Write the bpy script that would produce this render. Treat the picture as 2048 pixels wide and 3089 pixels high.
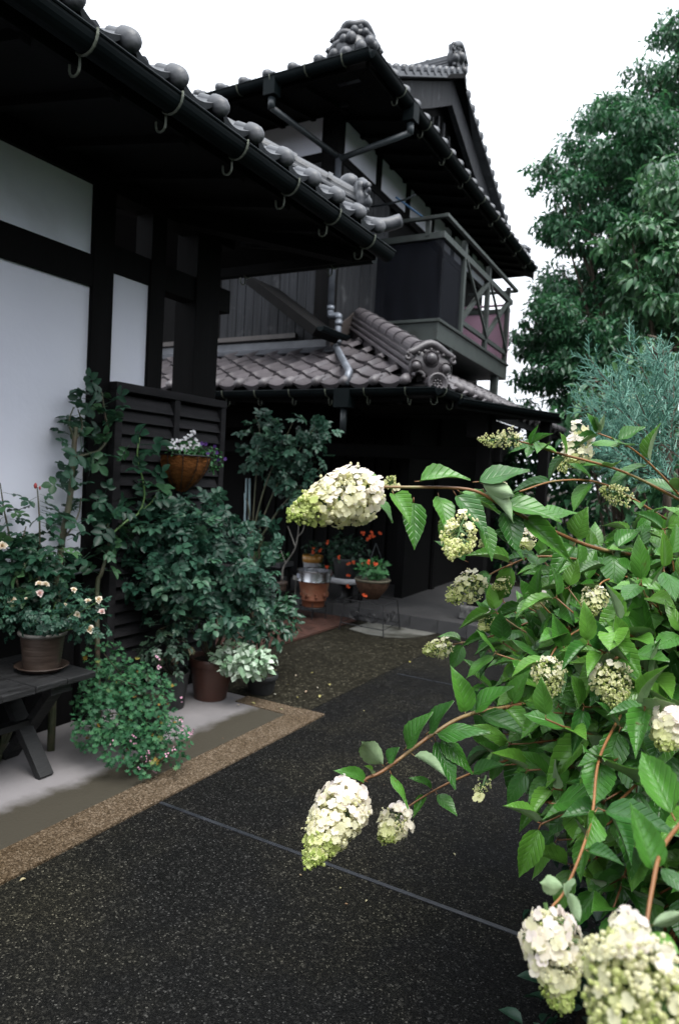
import bpy, math, random
import numpy as np
from mathutils import Matrix, Vector
random.seed(7); rng = np.random.default_rng(7)
SC = bpy.context.scene
COL = SC.collection
for o in list(bpy.data.objects): bpy.data.objects.remove(o)

# ------------------------------------------------------------------ camera, sky, sun, exposure
FPX, PCX, PCY = 2134.0, 1024.0, 1544.5            # focal length and centre in photo pixels
PS = 2048/1568.0
_v1 = np.array([1211, 44.5, -FPX]); _v2 = np.array([-3774, 314.5, -FPX])
_Y = _v1/np.linalg.norm(_v1); _X = -_v2/np.linalg.norm(_v2)
_X = _X-_Y*(_X@_Y); _X /= np.linalg.norm(_X); _Z = np.cross(_X, _Y)
RC = np.array([_X, _Y, _Z]); CAM = np.array([0, 0, 1.5])
cam = bpy.data.cameras.new('camera'); cam_o = bpy.data.objects.new('camera', cam); COL.objects.link(cam_o)
cam.sensor_fit = 'HORIZONTAL'; cam.sensor_width = 24; cam.lens = 24*FPX/2048
cam.clip_start = .05; cam.clip_end = 2000
cam.dof.use_dof = True; cam.dof.focus_distance = 1.9; cam.dof.aperture_fstop = 4.5
cam_o.matrix_world = Matrix.Translation(CAM.tolist()) @ Matrix(RC.tolist()).to_4x4()
SC.camera = cam_o
SC.render.resolution_x = 678; SC.render.resolution_y = 1024
world = bpy.data.worlds.new('World'); SC.world = world; world.use_nodes = True
nt = world.node_tree; nt.nodes.clear()
SUN_EL, SUN_AZ = math.radians(64), math.radians(118)   # azimuth from +Y towards +X
sky = nt.nodes.new('ShaderNodeTexSky'); sky.sky_type = 'NISHITA'; sky.sun_disc = False
sky.sun_elevation = SUN_EL; sky.sun_rotation = SUN_AZ; sky.air_density = 1.0; sky.dust_density = 4.0
hs = nt.nodes.new('ShaderNodeHueSaturation'); hs.inputs['Saturation'].default_value = .16
mx = nt.nodes.new('ShaderNodeMix'); mx.data_type = 'RGBA'; mx.inputs[0].default_value = .72
mx.inputs[7].default_value = (6.8, 7.2, 7.8, 1)       # even cloud deck
bg = nt.nodes.new('ShaderNodeBackground'); bg.inputs['Strength'].default_value = .14
wo = nt.nodes.new('ShaderNodeOutputWorld')
nt.links.new(sky.outputs[0], hs.inputs['Color']); nt.links.new(hs.outputs[0], mx.inputs[6])
tcw = nt.nodes.new('ShaderNodeTexCoord'); spw = nt.nodes.new('ShaderNodeSeparateXYZ'); nt.links.new(tcw.outputs['Generated'], spw.inputs[0])
mrw = nt.nodes.new('ShaderNodeMapRange'); mrw.inputs[1].default_value = 0; mrw.inputs[2].default_value = 1; mrw.inputs[3].default_value = .6; mrw.inputs[4].default_value = 1.25   # overcast: zenith brighter than horizon
nt.links.new(spw.outputs[2], mrw.inputs[0]); vm = nt.nodes.new('ShaderNodeVectorMath'); vm.operation = 'SCALE'
nt.links.new(mx.outputs[2], vm.inputs[0]); nt.links.new(mrw.outputs[0], vm.inputs[3]); nt.links.new(vm.outputs[0], bg.inputs[0]); nt.links.new(bg.outputs[0], wo.inputs[0])
sun = bpy.data.lights.new('sun', 'SUN'); sun.energy = 1.3; sun.angle = math.radians(35); sun.color = (1, .97, .92)
sun_o = bpy.data.objects.new('sun', sun); COL.objects.link(sun_o)
_sd = Vector((math.sin(SUN_AZ)*math.cos(SUN_EL), math.cos(SUN_AZ)*math.cos(SUN_EL), math.sin(SUN_EL)))
sun_o.rotation_euler = _sd.to_track_quat('Z', 'Y').to_euler(); sun_o.location = (4, -4, 12)
vs = SC.view_settings; vs.view_transform = 'Standard'; vs.look = 'None'; vs.exposure = 1.55; vs.gamma = 1; vs.use_curve_mapping = False
SC.cycles.max_bounces = 8

# ------------------------------------------------------------------ helpers
def V(*a): return np.array(a, float)
def ray(px, py): return RC @ V((px*PS-PCX)/FPX, -(py*PS-PCY)/FPX, -1.0)
def at(px, py, d): return CAM+ray(px, py)*d                       # point at camera distance d
def atx(px, py, x): r = ray(px, py); return CAM+r*(x/r[0])
def aty(px, py, y): r = ray(px, py); return CAM+r*(y/r[1])
def atz(px, py, z=0): r = ray(px, py); return CAM+r*((z-CAM[2])/r[2])
def nrm(v): v = np.asarray(v, float); return v/(np.linalg.norm(v)+1e-12)

WM = {}
def link(o, parent=None, world=None, label=None, cat=None, group=None, kind=None):
    COL.objects.link(o)
    w = world if world is not None else Matrix.Identity(4)
    if parent is not None:
        o.parent = parent; o.matrix_parent_inverse = WM[parent.name].inverted()
    o.matrix_basis = w; WM[o.name] = w.copy()
    if label: o['label'] = label
    if cat: o['category'] = cat
    if group: o['group'] = group
    if kind: o['kind'] = kind
    return o
def thing(name, loc, label, cat, group=None):
    o = bpy.data.objects.new(name, None); o.empty_display_size = .1
    return link(o, None, Matrix.Translation(tuple(map(float, loc))), label, cat, group)
BALL = {}
class G:
    """collects shapes; build() links them as one mesh object"""
    def __init__(s): s.v = []; s.f = []; s.n = 0; s.mi = []; s.uv = []; s.at = []
    def add(s, v, f, mi=0, uv=None, at=0.0):
        v = np.asarray(v, float); s.v.append(v); n = s.n
        s.f += [tuple(i+n for i in q) for q in f]; s.mi += [mi]*len(f)
        s.uv.append(uv if uv is not None else np.zeros((len(v), 2)))
        s.at.append(np.full(len(v), at) if np.isscalar(at) else np.asarray(at)); s.n += len(v); return s
    def box(s, a, b, mi=0):
        x0, y0, z0 = np.minimum(a, b); x1, y1, z1 = np.maximum(a, b)
        v = [(x0,y0,z0),(x1,y0,z0),(x1,y1,z0),(x0,y1,z0),(x0,y0,z1),(x1,y0,z1),(x1,y1,z1),(x0,y1,z1)]
        return s.add(v, [(0,3,2,1),(4,5,6,7),(0,1,5,4),(1,2,6,5),(2,3,7,6),(3,0,4,7)], mi)
    def bar(s, p, q, w, h, up=(0,0,1), mi=0):
        p = V(*p); q = V(*q); d = nrm(q-p); r = nrm(np.cross(d, up)); u = np.cross(r, d)
        v = [p+r*a*w/2+u*b*h/2 for a, b in ((-1,-1),(1,-1),(1,1),(-1,1))]+[q+r*a*w/2+u*b*h/2 for a, b in ((-1,-1),(1,-1),(1,1),(-1,1))]
        return s.add(v, [(0,1,2,3),(7,6,5,4),(0,4,5,1),(1,5,6,2),(2,6,7,3),(3,7,4,0)], mi)
    def tube(s, path, rad, n=6, mi=0, cap=True, at=0.0):
        P = np.asarray(path, float); m = len(P); R = np.full(m, rad) if np.isscalar(rad) else np.asarray(rad, float)
        T = np.gradient(P, axis=0); T /= np.linalg.norm(T, axis=1)[:, None]+1e-12
        u = np.cross(T[0], (0,0,1)); u = u if np.linalg.norm(u) > .1 else np.cross(T[0], (1,0,0)); u = nrm(u)
        vs_ = []
        a = np.linspace(0, 2*np.pi, n, endpoint=False)
        for i in range(m):
            u = nrm(u-T[i]*(u@T[i])); w = np.cross(T[i], u)
            vs_.append(P[i]+R[i]*(np.cos(a)[:, None]*u+np.sin(a)[:, None]*w))
        f = [(i*n+j, i*n+(j+1) % n, (i+1)*n+(j+1) % n, (i+1)*n+j) for i in range(m-1) for j in range(n)]
        if cap: f += [tuple(range(n-1, -1, -1)), tuple((m-1)*n+j for j in range(n))]
        return s.add(np.concatenate(vs_), f, mi, at=at)
    def lathe(s, prof, c=(0,0,0), n=24, mi=0, axis=None, closed=False):
        a = np.linspace(0, 2*np.pi, n, endpoint=False); c = V(*c)
        if axis is None: X, Y, Z = V(1,0,0), V(0,1,0), V(0,0,1)
        else:
            Z = nrm(axis); X = np.cross(Z, (0,0,1)); X = nrm(X) if np.linalg.norm(X) > .05 else V(1,0,0); Y = np.cross(Z, X)
        v = [c+r*(math.cos(t)*X+math.sin(t)*Y)+z*Z for r, z in prof for t in a]; m = len(prof)
        f = [(i*n+j, i*n+(j+1) % n, (i+1)*n+(j+1) % n, (i+1)*n+j) for i in range(m-1) for j in range(n)]
        if closed: f += [tuple(range(n-1, -1, -1)), tuple((m-1)*n+j for j in range(n))]
        return s.add(v, f, mi)
    def ball(s, c, r, n=10, mi=0, sc=(1,1,1), wob=0., at=0.0):
        if n not in BALL:
            m = max(4, n//2) if n > 5 else 3
            BALL[n] = (np.array([(math.sin(math.pi*i/m)*math.cos(2*math.pi*j/n), math.sin(math.pi*i/m)*math.sin(2*math.pi*j/n), math.cos(math.pi*i/m)) for i in range(m+1) for j in range(n)]),
                       [(i*n+j, (i+1)*n+j, (i+1)*n+(j+1) % n, i*n+(j+1) % n) for i in range(m) for j in range(n)])
        u, f = BALL[n]; k = r*(1+wob*(rng.random((len(u), 1))-.5)) if wob else r
        return s.add(np.asarray(c, float)+u*k*np.array(sc), f, mi, at=at)
    def mesh(s, name, mats, smooth=False):
        me = bpy.data.meshes.new(name)
        v = np.concatenate(s.v) if s.v else np.zeros((0,3))
        me.from_pydata(v.tolist(), [], s.f)
        mats = mats if isinstance(mats, (list, tuple)) else [mats]
        for m in mats: me.materials.append(m)
        if len(mats) > 1: me.polygons.foreach_set('material_index', s.mi)
        if smooth: me.polygons.foreach_set('use_smooth', [True]*len(me.polygons))
        uv = np.concatenate(s.uv)
        if np.any(uv):
            l = me.uv_layers.new(name='UVMap'); li = np.empty(len(me.loops), int); me.loops.foreach_get('vertex_index', li)
            l.data.foreach_set('uv', uv[li].astype(np.float32).ravel())
        a = np.concatenate(s.at)
        if np.any(a):
            k = me.attributes.new('rnd', 'FLOAT', 'POINT'); k.data.foreach_set('value', a.astype(np.float32))
        me.update(); return me
    def build(s, name, mats, parent=None, smooth=False, bevel=0, **kw):
        me = s.mesh(name, mats, smooth); o = bpy.data.objects.new(name, me); link(o, parent, None, **kw)
        if bevel:
            b = o.modifiers.new('bevel', 'BEVEL'); b.width = bevel; b.segments = 2; b.limit_method = 'ANGLE'
        return o
def inst(name, me, mat4, parent, **kw):
    return link(bpy.data.objects.new(name, me), parent, mat4, **kw)
def frame(p, ex, ey, ez):
    return Matrix(((ex[0],ey[0],ez[0],p[0]),(ex[1],ey[1],ez[1],p[1]),(ex[2],ey[2],ez[2],p[2]),(0,0,0,1)))
def orient(p, d, up, s=1.0, roll=0.0, sx=1.0):
    """matrix with local +Y along d, local +Z near up"""
    d = nrm(d); x = np.cross(d, up); x = nrm(x) if np.linalg.norm(x) > .05 else nrm(np.cross(d, (1,.3,.2))); z = np.cross(x, d)
    if roll: x, z = x*math.cos(roll)+z*math.sin(roll), z*math.cos(roll)-x*math.sin(roll)
    return frame(p, x*s*sx, d*s, z*s)
def spline(pts, n=8):
    P = np.asarray(pts, float); P = np.vstack([2*P[0]-P[1], P, 2*P[-1]-P[-2]]); out = []
    for i in range(1, len(P)-2):
        for t in np.linspace(0, 1, n, endpoint=False):
            a, b, c, d = P[i-1], P[i], P[i+1], P[i+2]
            out.append(.5*((2*b)+(c-a)*t+(2*a-5*b+4*c-d)*t*t+(3*b-a-3*c+d)*t**3))
    out.append(P[-2]); return np.array(out)

# ------------------------------------------------------------------ materials
def mat(name):
    m = bpy.data.materials.new(name); m.use_nodes = True; n = m.node_tree
    return m, n, n.nodes['Principled BSDF'], n.nodes.new, n.links.new
def ramp(n, stops, interp='LINEAR'):
    r = n.nodes.new('ShaderNodeValToRGB'); r.color_ramp.interpolation = interp; e = r.color_ramp.elements
    while len(e) < len(stops): e.new(.5)
    for i, (p, c) in enumerate(stops): e[i].position = p; e[i].color = (*c, 1) if len(c) == 3 else c
    return r
def surf(name, c1, c2, scale=8, rough=.6, rough2=None, bump=.15, bscale=None, metal=0, spec=.5, stretch=(1,1,1), detail=8, c3=None, c3scale=2, c3t=(.55,.7), coords='Object', bdist=.01):
    m, n, b, N, L = mat(name)
    tc = N('ShaderNodeTexCoord'); mp = N('ShaderNodeMapping'); mp.inputs['Scale'].default_value = stretch
    L(tc.outputs[coords], mp.inputs[0])
    ns = N('ShaderNodeTexNoise'); ns.inputs['Scale'].default_value = scale; ns.inputs['Detail'].default_value = detail; L(mp.outputs[0], ns.inputs['Vector'])
    r = ramp(n, [(.3, c1), (.7, c2)]); L(ns.outputs[0], r.inputs[0]); col = r.outputs[0]
    oi = N('ShaderNodeObjectInfo'); hv = N('ShaderNodeHueSaturation'); mr = N('ShaderNodeMapRange'); mr.inputs[3].default_value = .8; mr.inputs[4].default_value = 1.2
    L(oi.outputs['Random'], mr.inputs[0]); L(mr.outputs[0], hv.inputs['Value']); L(col, hv.inputs['Color']); col = hv.outputs[0]
    if c3:
        n3 = N('ShaderNodeTexNoise'); n3.inputs['Scale'].default_value = c3scale; n3.inputs['Detail'].default_value = 6; L(tc.outputs[coords], n3.inputs['Vector'])
        r3 = ramp(n, [(c3t[0], (0,0,0)), (c3t[1], (1,1,1))]); L(n3.outputs[0], r3.inputs[0])
        mx = N('ShaderNodeMix'); mx.data_type = 'RGBA'; L(r3.outputs[0], mx.inputs[0]); L(col, mx.inputs[6]); mx.inputs[7].default_value = (*c3, 1); col = mx.outputs[2]
    L(col, b.inputs['Base Color']); b.inputs['Metallic'].default_value = metal; b.inputs['Specular IOR Level'].default_value = spec
    if rough2 is None: b.inputs['Roughness'].default_value = rough
    else:
        rr = N('ShaderNodeMapRange'); rr.inputs[1].default_value = .3; rr.inputs[2].default_value = .7; rr.inputs[3].default_value = rough; rr.inputs[4].default_value = rough2
        L(ns.outputs[0], rr.inputs[0]); L(rr.outputs[0], b.inputs['Roughness'])
    if bump:
        bn = N('ShaderNodeTexNoise'); bn.inputs['Scale'].default_value = bscale or scale*3; bn.inputs['Detail'].default_value = 6; L(mp.outputs[0], bn.inputs['Vector'])
        bp = N('ShaderNodeBump'); bp.inputs['Strength'].default_value = bump; bp.inputs['Distance'].default_value = bdist; L(bn.outputs[0], bp.inputs['Height']); L(bp.outputs[0], b.inputs['Normal'])
    return m
def leafmat(name, stops, rough=.42, trans=.25, vein=0., spec=.5, tcol=None, spots=0):
    """stops: colours picked at random per leaf"""
    m, n, b, N, L = mat(name)
    oi = N('ShaderNodeObjectInfo'); a = N('ShaderNodeAttribute'); a.attribute_name = 'rnd'
    ad = N('ShaderNodeMath'); ad.operation = 'ADD'; L(oi.outputs['Random'], ad.inputs[0]); L(a.outputs['Fac'], ad.inputs[1])
    fr = N('ShaderNodeMath'); fr.operation = 'FRACT'; L(ad.outputs[0], fr.inputs[0])
    r = ramp(n, stops); L(fr.outputs[0], r.inputs[0]); col = r.outputs[0]
    tc = N('ShaderNodeTexCoord')
    ns = N('ShaderNodeTexNoise'); ns.inputs['Scale'].default_value = 25; ns.inputs['Detail'].default_value = 3; L(tc.outputs['Object'], ns.inputs['Vector'])
    hv = N('ShaderNodeHueSaturation'); mr = N('ShaderNodeMapRange'); mr.inputs[1].default_value = .3; mr.inputs[2].default_value = .7; mr.inputs[3].default_value = .8; mr.inputs[4].default_value = 1.2
    L(ns.outputs[0], mr.inputs[0]); L(mr.outputs[0], hv.inputs['Value']); L(col, hv.inputs['Color']); col = hv.outputs[0]
    if vein:
        uv = N('ShaderNodeUVMap'); sp = N('ShaderNodeSeparateXYZ'); L(uv.outputs[0], sp.inputs[0])
        def M(op, x, y=None):
            q = N('ShaderNodeMath'); q.operation = op
            for i, z in enumerate((x, y)):
                if z is None: continue
                if isinstance(z, (int, float)): q.inputs[i].default_value = z
                else: L(z, q.inputs[i])
            return q.outputs[0]
        au = M('ABSOLUTE', sp.outputs[0]); ph = M('SUBTRACT', sp.outputs[1], M('MULTIPLY', au, .33))
        w = M('ABSOLUTE', M('SINE', M('MULTIPLY', ph, 22.0)))
        lat = M('SUBTRACT', 1.0, M('MINIMUM', M('MULTIPLY', w, 2.2), 1.0))
        mid = M('SUBTRACT', 1.0, M('MINIMUM', M('MULTIPLY', au, 14.0), 1.0))
        vv = M('MAXIMUM', lat, mid)
        mx = N('ShaderNodeMix'); mx.data_type = 'RGBA'; L(M('MULTIPLY', vv, .13), mx.inputs[0]); L(col, mx.inputs[6]); mx.inputs[7].default_value = (.16,.3,.08,1); col = mx.outputs[2]
        bp = N('ShaderNodeBump'); bp.inputs['Strength'].default_value = vein; bp.inputs['Distance'].default_value = .004; bp.invert = True
        L(vv, bp.inputs['Height']); L(bp.outputs[0], b.inputs['Normal'])
    if spots:
        n4 = N('ShaderNodeTexNoise'); n4.inputs['Scale'].default_value = 38; n4.inputs['Detail'].default_value = 4; n4.noise_dimensions = '4D'; L(tc.outputs['Object'], n4.inputs['Vector'])
        w4 = N('ShaderNodeMath'); w4.operation = 'MULTIPLY'; w4.inputs[1].default_value = 40; L(fr.outputs[0], w4.inputs[0]); L(w4.outputs[0], n4.inputs['W'])
        r4 = ramp(n, [(.68, (0,0,0)), (.74, (1,1,1))]); L(n4.outputs[0], r4.inputs[0])
        m4 = N('ShaderNodeMix'); m4.data_type = 'RGBA'; m4.inputs[7].default_value = (.10,.06,.02,1); f4 = N('ShaderNodeMath'); f4.operation = 'MULTIPLY'; f4.inputs[1].default_value = spots; L(r4.outputs[0], f4.inputs[0]); L(f4.outputs[0], m4.inputs[0]); L(col, m4.inputs[6]); col = m4.outputs[2]
    L(col, b.inputs['Base Color']); b.inputs['Roughness'].default_value = rough; b.inputs['Specular IOR Level'].default_value = spec
    t = N('ShaderNodeBsdfTranslucent'); ms = N('ShaderNodeMixShader'); ms.inputs[0].default_value = trans
    if tcol: t.inputs[0].default_value = (*tcol, 1)
    else:
        h2 = N('ShaderNodeHueSaturation'); h2.inputs['Value'].default_value = 1.6; h2.inputs['Hue'].default_value = .48; L(col, h2.inputs['Color']); L(h2.outputs[0], t.inputs[0])
    L(b.outputs[0], ms.inputs[1]); L(t.outputs[0], ms.inputs[2]); L(ms.outputs[0], n.nodes['Material Output'].inputs[0])
    return m
def petalmat(name, stops, trans=.3, rough=.6):
    """colour runs along the 'rnd' value stored on the petals"""
    m, n, b, N, L = mat(name)
    a = N('ShaderNodeAttribute'); a.attribute_name = 'rnd'; oi = N('ShaderNodeObjectInfo')
    r = ramp(n, stops); L(a.outputs['Fac'], r.inputs[0])
    hv = N('ShaderNodeHueSaturation'); mr = N('ShaderNodeMapRange'); mr.inputs[3].default_value = .88; mr.inputs[4].default_value = 1.08
    L(oi.outputs['Random'], mr.inputs[0]); L(mr.outputs[0], hv.inputs['Value']); L(r.outputs[0], hv.inputs['Color'])
    L(hv.outputs[0], b.inputs['Base Color']); b.inputs['Roughness'].default_value = rough
    t = N('ShaderNodeBsdfTranslucent'); L(hv.outputs[0], t.inputs[0]); ms = N('ShaderNodeMixShader'); ms.inputs[0].default_value = trans
    L(b.outputs[0], ms.inputs[1]); L(t.outputs[0], ms.inputs[2]); L(ms.outputs[0], n.nodes['Material Output'].inputs[0])
    return m
def aggregate(name, stops, scale, rough=(.35,.7), patch=None, bump=.5, soft=None):
    """pebbles set in cement"""
    m, n, b, N, L = mat(name); tc = N('ShaderNodeTexCoord')
    vo = N('ShaderNodeTexVoronoi'); vo.inputs['Scale'].default_value = scale; vo.inputs['Randomness'].default_value = 1; L(tc.outputs['Object'], vo.inputs['Vector'])
    sp = N('ShaderNodeSeparateColor'); L(vo.outputs['Color'], sp.inputs[0])
    r = ramp(n, stops); L(sp.outputs[0], r.inputs[0])
    v2 = N('ShaderNodeTexVoronoi'); v2.inputs['Scale'].default_value = scale*.5; L(tc.outputs['Object'], v2.inputs['Vector'])
    s2 = N('ShaderNodeSeparateColor'); L(v2.outputs['Color'], s2.inputs[0])
    r2 = ramp(n, [(0, stops[0][1]), (.8, stops[1][1]), (.93, stops[-2][1]), (1, stops[-1][1])]); L(s2.outputs[0], r2.inputs[0])
    mx = N('ShaderNodeMix'); mx.data_type = 'RGBA'; mx.inputs[0].default_value = .22; L(r.outputs[0], mx.inputs[6]); L(r2.outputs[0], mx.inputs[7]); col = mx.outputs[2]
    ns = N('ShaderNodeTexNoise'); ns.inputs['Scale'].default_value = 1.1; ns.inputs['Detail'].default_value = 7; ns.inputs['Roughness'].default_value = .6; L(tc.outputs['Object'], ns.inputs['Vector'])
    if patch:
        rp = ramp(n, [(.46, (0,0,0)), (.70, (1,1,1))]); L(ns.outputs[0], rp.inputs[0])
        mp = N('ShaderNodeMix'); mp.data_type = 'RGBA'; mp.blend_type = 'MULTIPLY'; L(rp.outputs[0], mp.inputs[0]); L(col, mp.inputs[6]); mp.inputs[7].default_value = (*patch, 1); col = mp.outputs[2]
    L(col, b.inputs['Base Color']); b.inputs['Specular IOR Level'].default_value = .1
    rr = N('ShaderNodeMapRange'); rr.inputs[1].default_value = .35; rr.inputs[2].default_value = .65; rr.inputs[3].default_value = rough[0]; rr.inputs[4].default_value = rough[1]
    L(ns.outputs[0], rr.inputs[0]); L(rr.outputs[0], b.inputs['Roughness'])
    bp = N('ShaderNodeBump'); bp.inputs['Strength'].default_value = bump; bp.inputs['Distance'].default_value = .004; bp.invert = True
    L(vo.outputs['Distance'], bp.inputs['Height']); L(bp.outputs[0], b.inputs['Normal'])
    return m

MT = {}
MT['wood'] = surf('black_stained_wood', (.0015,.0015,.0016), (.0034,.0032,.0035), 6, .8, bump=.25, bscale=30, stretch=(4,4,.4), spec=.12)
MT['louvre'] = surf('dark_louvre_wood', (.010,.0098,.011), (.020,.019,.0208), 6, .75, bump=.3, bscale=40, stretch=(4,.5,4), spec=.15)
MT['board'] = surf('weathered_board', (.006,.007,.009), (.027,.0285,.033), 3, .75, bump=.4, bscale=14, stretch=(16,16,.5), spec=.3, c3=(.07,.07,.075), c3scale=5, c3t=(.6,.8))
MT['plaster'] = surf('white_plaster', (.72,.735,.84), (.78,.795,.89), 1.6, .85, bump=.18, bscale=22, spec=.2, c3=(.62,.63,.69), c3scale=1.3, c3t=(.55,.78))
MT['plaster_dim'] = MT['plaster']
MT['tile'] = surf('grey_roof_tile', (.05,.0445,.049), (.072,.0645,.069), 7, .36, .55, bump=.12, bscale=40, c3=(.095,.087,.09), c3scale=7, c3t=(.6,.85))
MT['tile_old'] = surf('lichened_roof_tile', (.027,.030,.036), (.064,.068,.077), 9, .36, .6, bump=.2, bscale=50, c3=(.17,.172,.185), c3scale=7, c3t=(.62,.76))
MT['gutter'] = surf('dark_gutter', (.003,.005,.0058), (.006,.009,.010), 5, .5, .65, bump=.03, spec=.06)
MT['copper'] = surf('green_copper', (.05,.06,.05), (.1,.11,.08), 30, .5, bump=.1, metal=.4)
MT['pipe'] = surf('galvanised_pipe', (.10,.112,.13), (.18,.195,.225), 12, .35, .5, bump=.05, metal=.5)
MT['pipe_dark'] = surf('dark_pipe', (.02,.026,.03), (.035,.043,.048), 8, .4, bump=.03)
MT['frame'] = surf('grey_green_metal', (.03,.037,.035), (.043,.051,.048), 5, .5, bump=.04, spec=.3, c3=(.022,.025,.023), c3scale=4)
MT['mesh'] = surf('dark_screen_cloth', (.003,.0035,.0055), (.007,.008,.012), 3, .7, bump=.05, stretch=(3,3,.5), spec=.08)
_n = MT['mesh'].node_tree; _t = _n.nodes.new('ShaderNodeBsdfTransparent'); _m = _n.nodes.new('ShaderNodeMixShader'); _m.inputs[0].default_value = .28
_n.links.new(_n.nodes['Principled BSDF'].outputs[0], _m.inputs[1]); _n.links.new(_t.outputs[0], _m.inputs[2]); _n.links.new(_m.outputs[0], _n.nodes['Material Output'].inputs[0])
MT['mauve'] = surf('mauve_panel', (.33,.2,.27), (.38,.23,.31), 2, .45, bump=.03)
MT['flash'] = surf('metal_flashing', (.05,.053,.062), (.09,.094,.105), 6, .4, bump=.08, metal=.3)
MT['brownflash'] = surf('brown_flashing', (.03,.024,.022), (.055,.046,.042), 6, .55, bump=.1)
MT['asphalt'] = aggregate('exposed_aggregate', [(0,(.0012,.0013,.0013)), (.45,(.0028,.0029,.0028)), (.75,(.0062,.0062,.0058)), (.95,(.015,.0148,.014)), (1,(.075,.074,.07))], 215, (.55,.85), patch=(2.3,2.15,1.55))
MT['oldpave'] = aggregate('mossy_old_paving', [(0,(.0075,.007,.005)), (.6,(.015,.0138,.0096)), (.9,(.028,.026,.0185)), (1,(.1,.092,.067))], 80, (.4,.75), patch=(.5,.48,.4), bump=.3)
MT['tan'] = aggregate('tan_washed_gravel', [(0,(.03,.0215,.0135)), (.4,(.072,.052,.033)), (.8,(.135,.1,.068)), (1,(.23,.185,.14))], 170, (.5,.8), patch=(.6,.55,.45), bump=.5)
MT['joint'] = surf('joint_strip', (.009,.0105,.0135), (.022,.025,.031), 12, .35, .6, bump=.1)
MT['slab'] = surf('slab_stone', (.035,.035,.037), (.062,.061,.062), 3, .6, bump=.15, bscale=90, c3=(.028,.028,.029), c3scale=6)
MT['stone'] = surf('rough_granite', (.03,.03,.03), (.13,.13,.125), 30, .8, bump=.8, bscale=40)
MT['brick'] = surf('red_paving_brick', (.038,.016,.011), (.07,.031,.022), 14, .6, bump=.2, bscale=60, c3=(.085,.055,.042), c3scale=2.5, c3t=(.55,.75))
MT['soil'] = surf('soil', (.010,.008,.006), (.03,.024,.018), 30, .95, bump=.9, bscale=60, spec=.1)
MT['benchwood'] = surf('weathered_bench_wood', (.003,.003,.0033), (.011,.0115,.0125), 5, .5, .8, bump=.4, bscale=20, stretch=(8,1,8), c3=(.035,.036,.038), c3scale=3.2, c3t=(.6,.78))
MT['browngl'] = surf('brown_glazed_pot', (.033,.022,.017), (.065,.045,.035), 9, .3, .5, bump=.1, stretch=(1,1,5))
MT['rimgrey'] = surf('grey_pot_rim', (.12,.11,.10), (.22,.21,.19), 20, .5, bump=.1)
MT['terra'] = surf('terracotta', (.10,.03,.012), (.16,.05,.02), 9, .7, bump=.15, c3=(.15,.08,.045), c3scale=6)
MT['brownpot'] = surf('brown_plastic_pot', (.06,.026,.018), (.078,.034,.025), 6, .45, bump=.03, c3=(.16,.11,.09), c3scale=5, c3t=(.7,.85))
MT['darkpot'] = surf('dark_grey_pot', (.012,.013,.014), (.022,.023,.025), 8, .5, bump=.05)
MT['whitepot'] = surf('white_glazed_pot', (.36,.37,.40), (.46,.47,.5), 5, .35, bump=.02)
MT['yellowglaze'] = surf('ochre_glaze', (.24,.11,.02), (.4,.19,.03), 12, .3, bump=.03)
MT['steel'] = surf('stainless_steel', (.42,.43,.45), (.56,.57,.6), 4, .2, .35, bump=.02, metal=1)
MT['iron'] = surf('wrought_iron', (.007,.007,.008), (.015,.015,.016), 20, .5, bump=.1, metal=.3)
MT['coir'] = surf('coir_fibre', (.06,.022,.007), (.16,.062,.018), 14, .95, bump=1, bscale=50, stretch=(1,1,3), spec=.1)
MT['coirdark'] = surf('old_coir', (.03,.016,.010), (.08,.045,.03), 14, .95, bump=1, bscale=50, spec=.1)
MT['stake'] = surf('blue_grey_stake', (.13,.2,.22), (.2,.28,.3), 8, .4, bump=.05)
MT['label'] = surf('white_plastic', (.42,.45,.55), (.5,.53,.62), 5, .4, bump=0)
MT['bark'] = surf('bark', (.03,.022,.015), (.09,.07,.05), 12, .9, bump=.8, bscale=20, stretch=(3,3,.6))
MT['greystem'] = surf('grey_bare_branch', (.10,.095,.085), (.22,.21,.19), 14, .8, bump=.5)
MT['cane'] = surf('rose_cane', (.022,.035,.012), (.06,.055,.03), 14, .6, bump=.3, c3=(.09,.06,.04), c3scale=12)
MT['greencane'] = surf('green_cane', (.05,.11,.03), (.08,.15,.04), 10, .5, bump=.1)
MT['hydstem'] = surf('hydrangea_stem', (.15,.062,.02), (.24,.11,.04), 14, .5, bump=.2, c3=(.2,.19,.08), c3scale=6)
MT['paper'] = surf('paper_card', (.25,.25,.23), (.3,.3,.28), 5, .8, bump=0)
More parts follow.
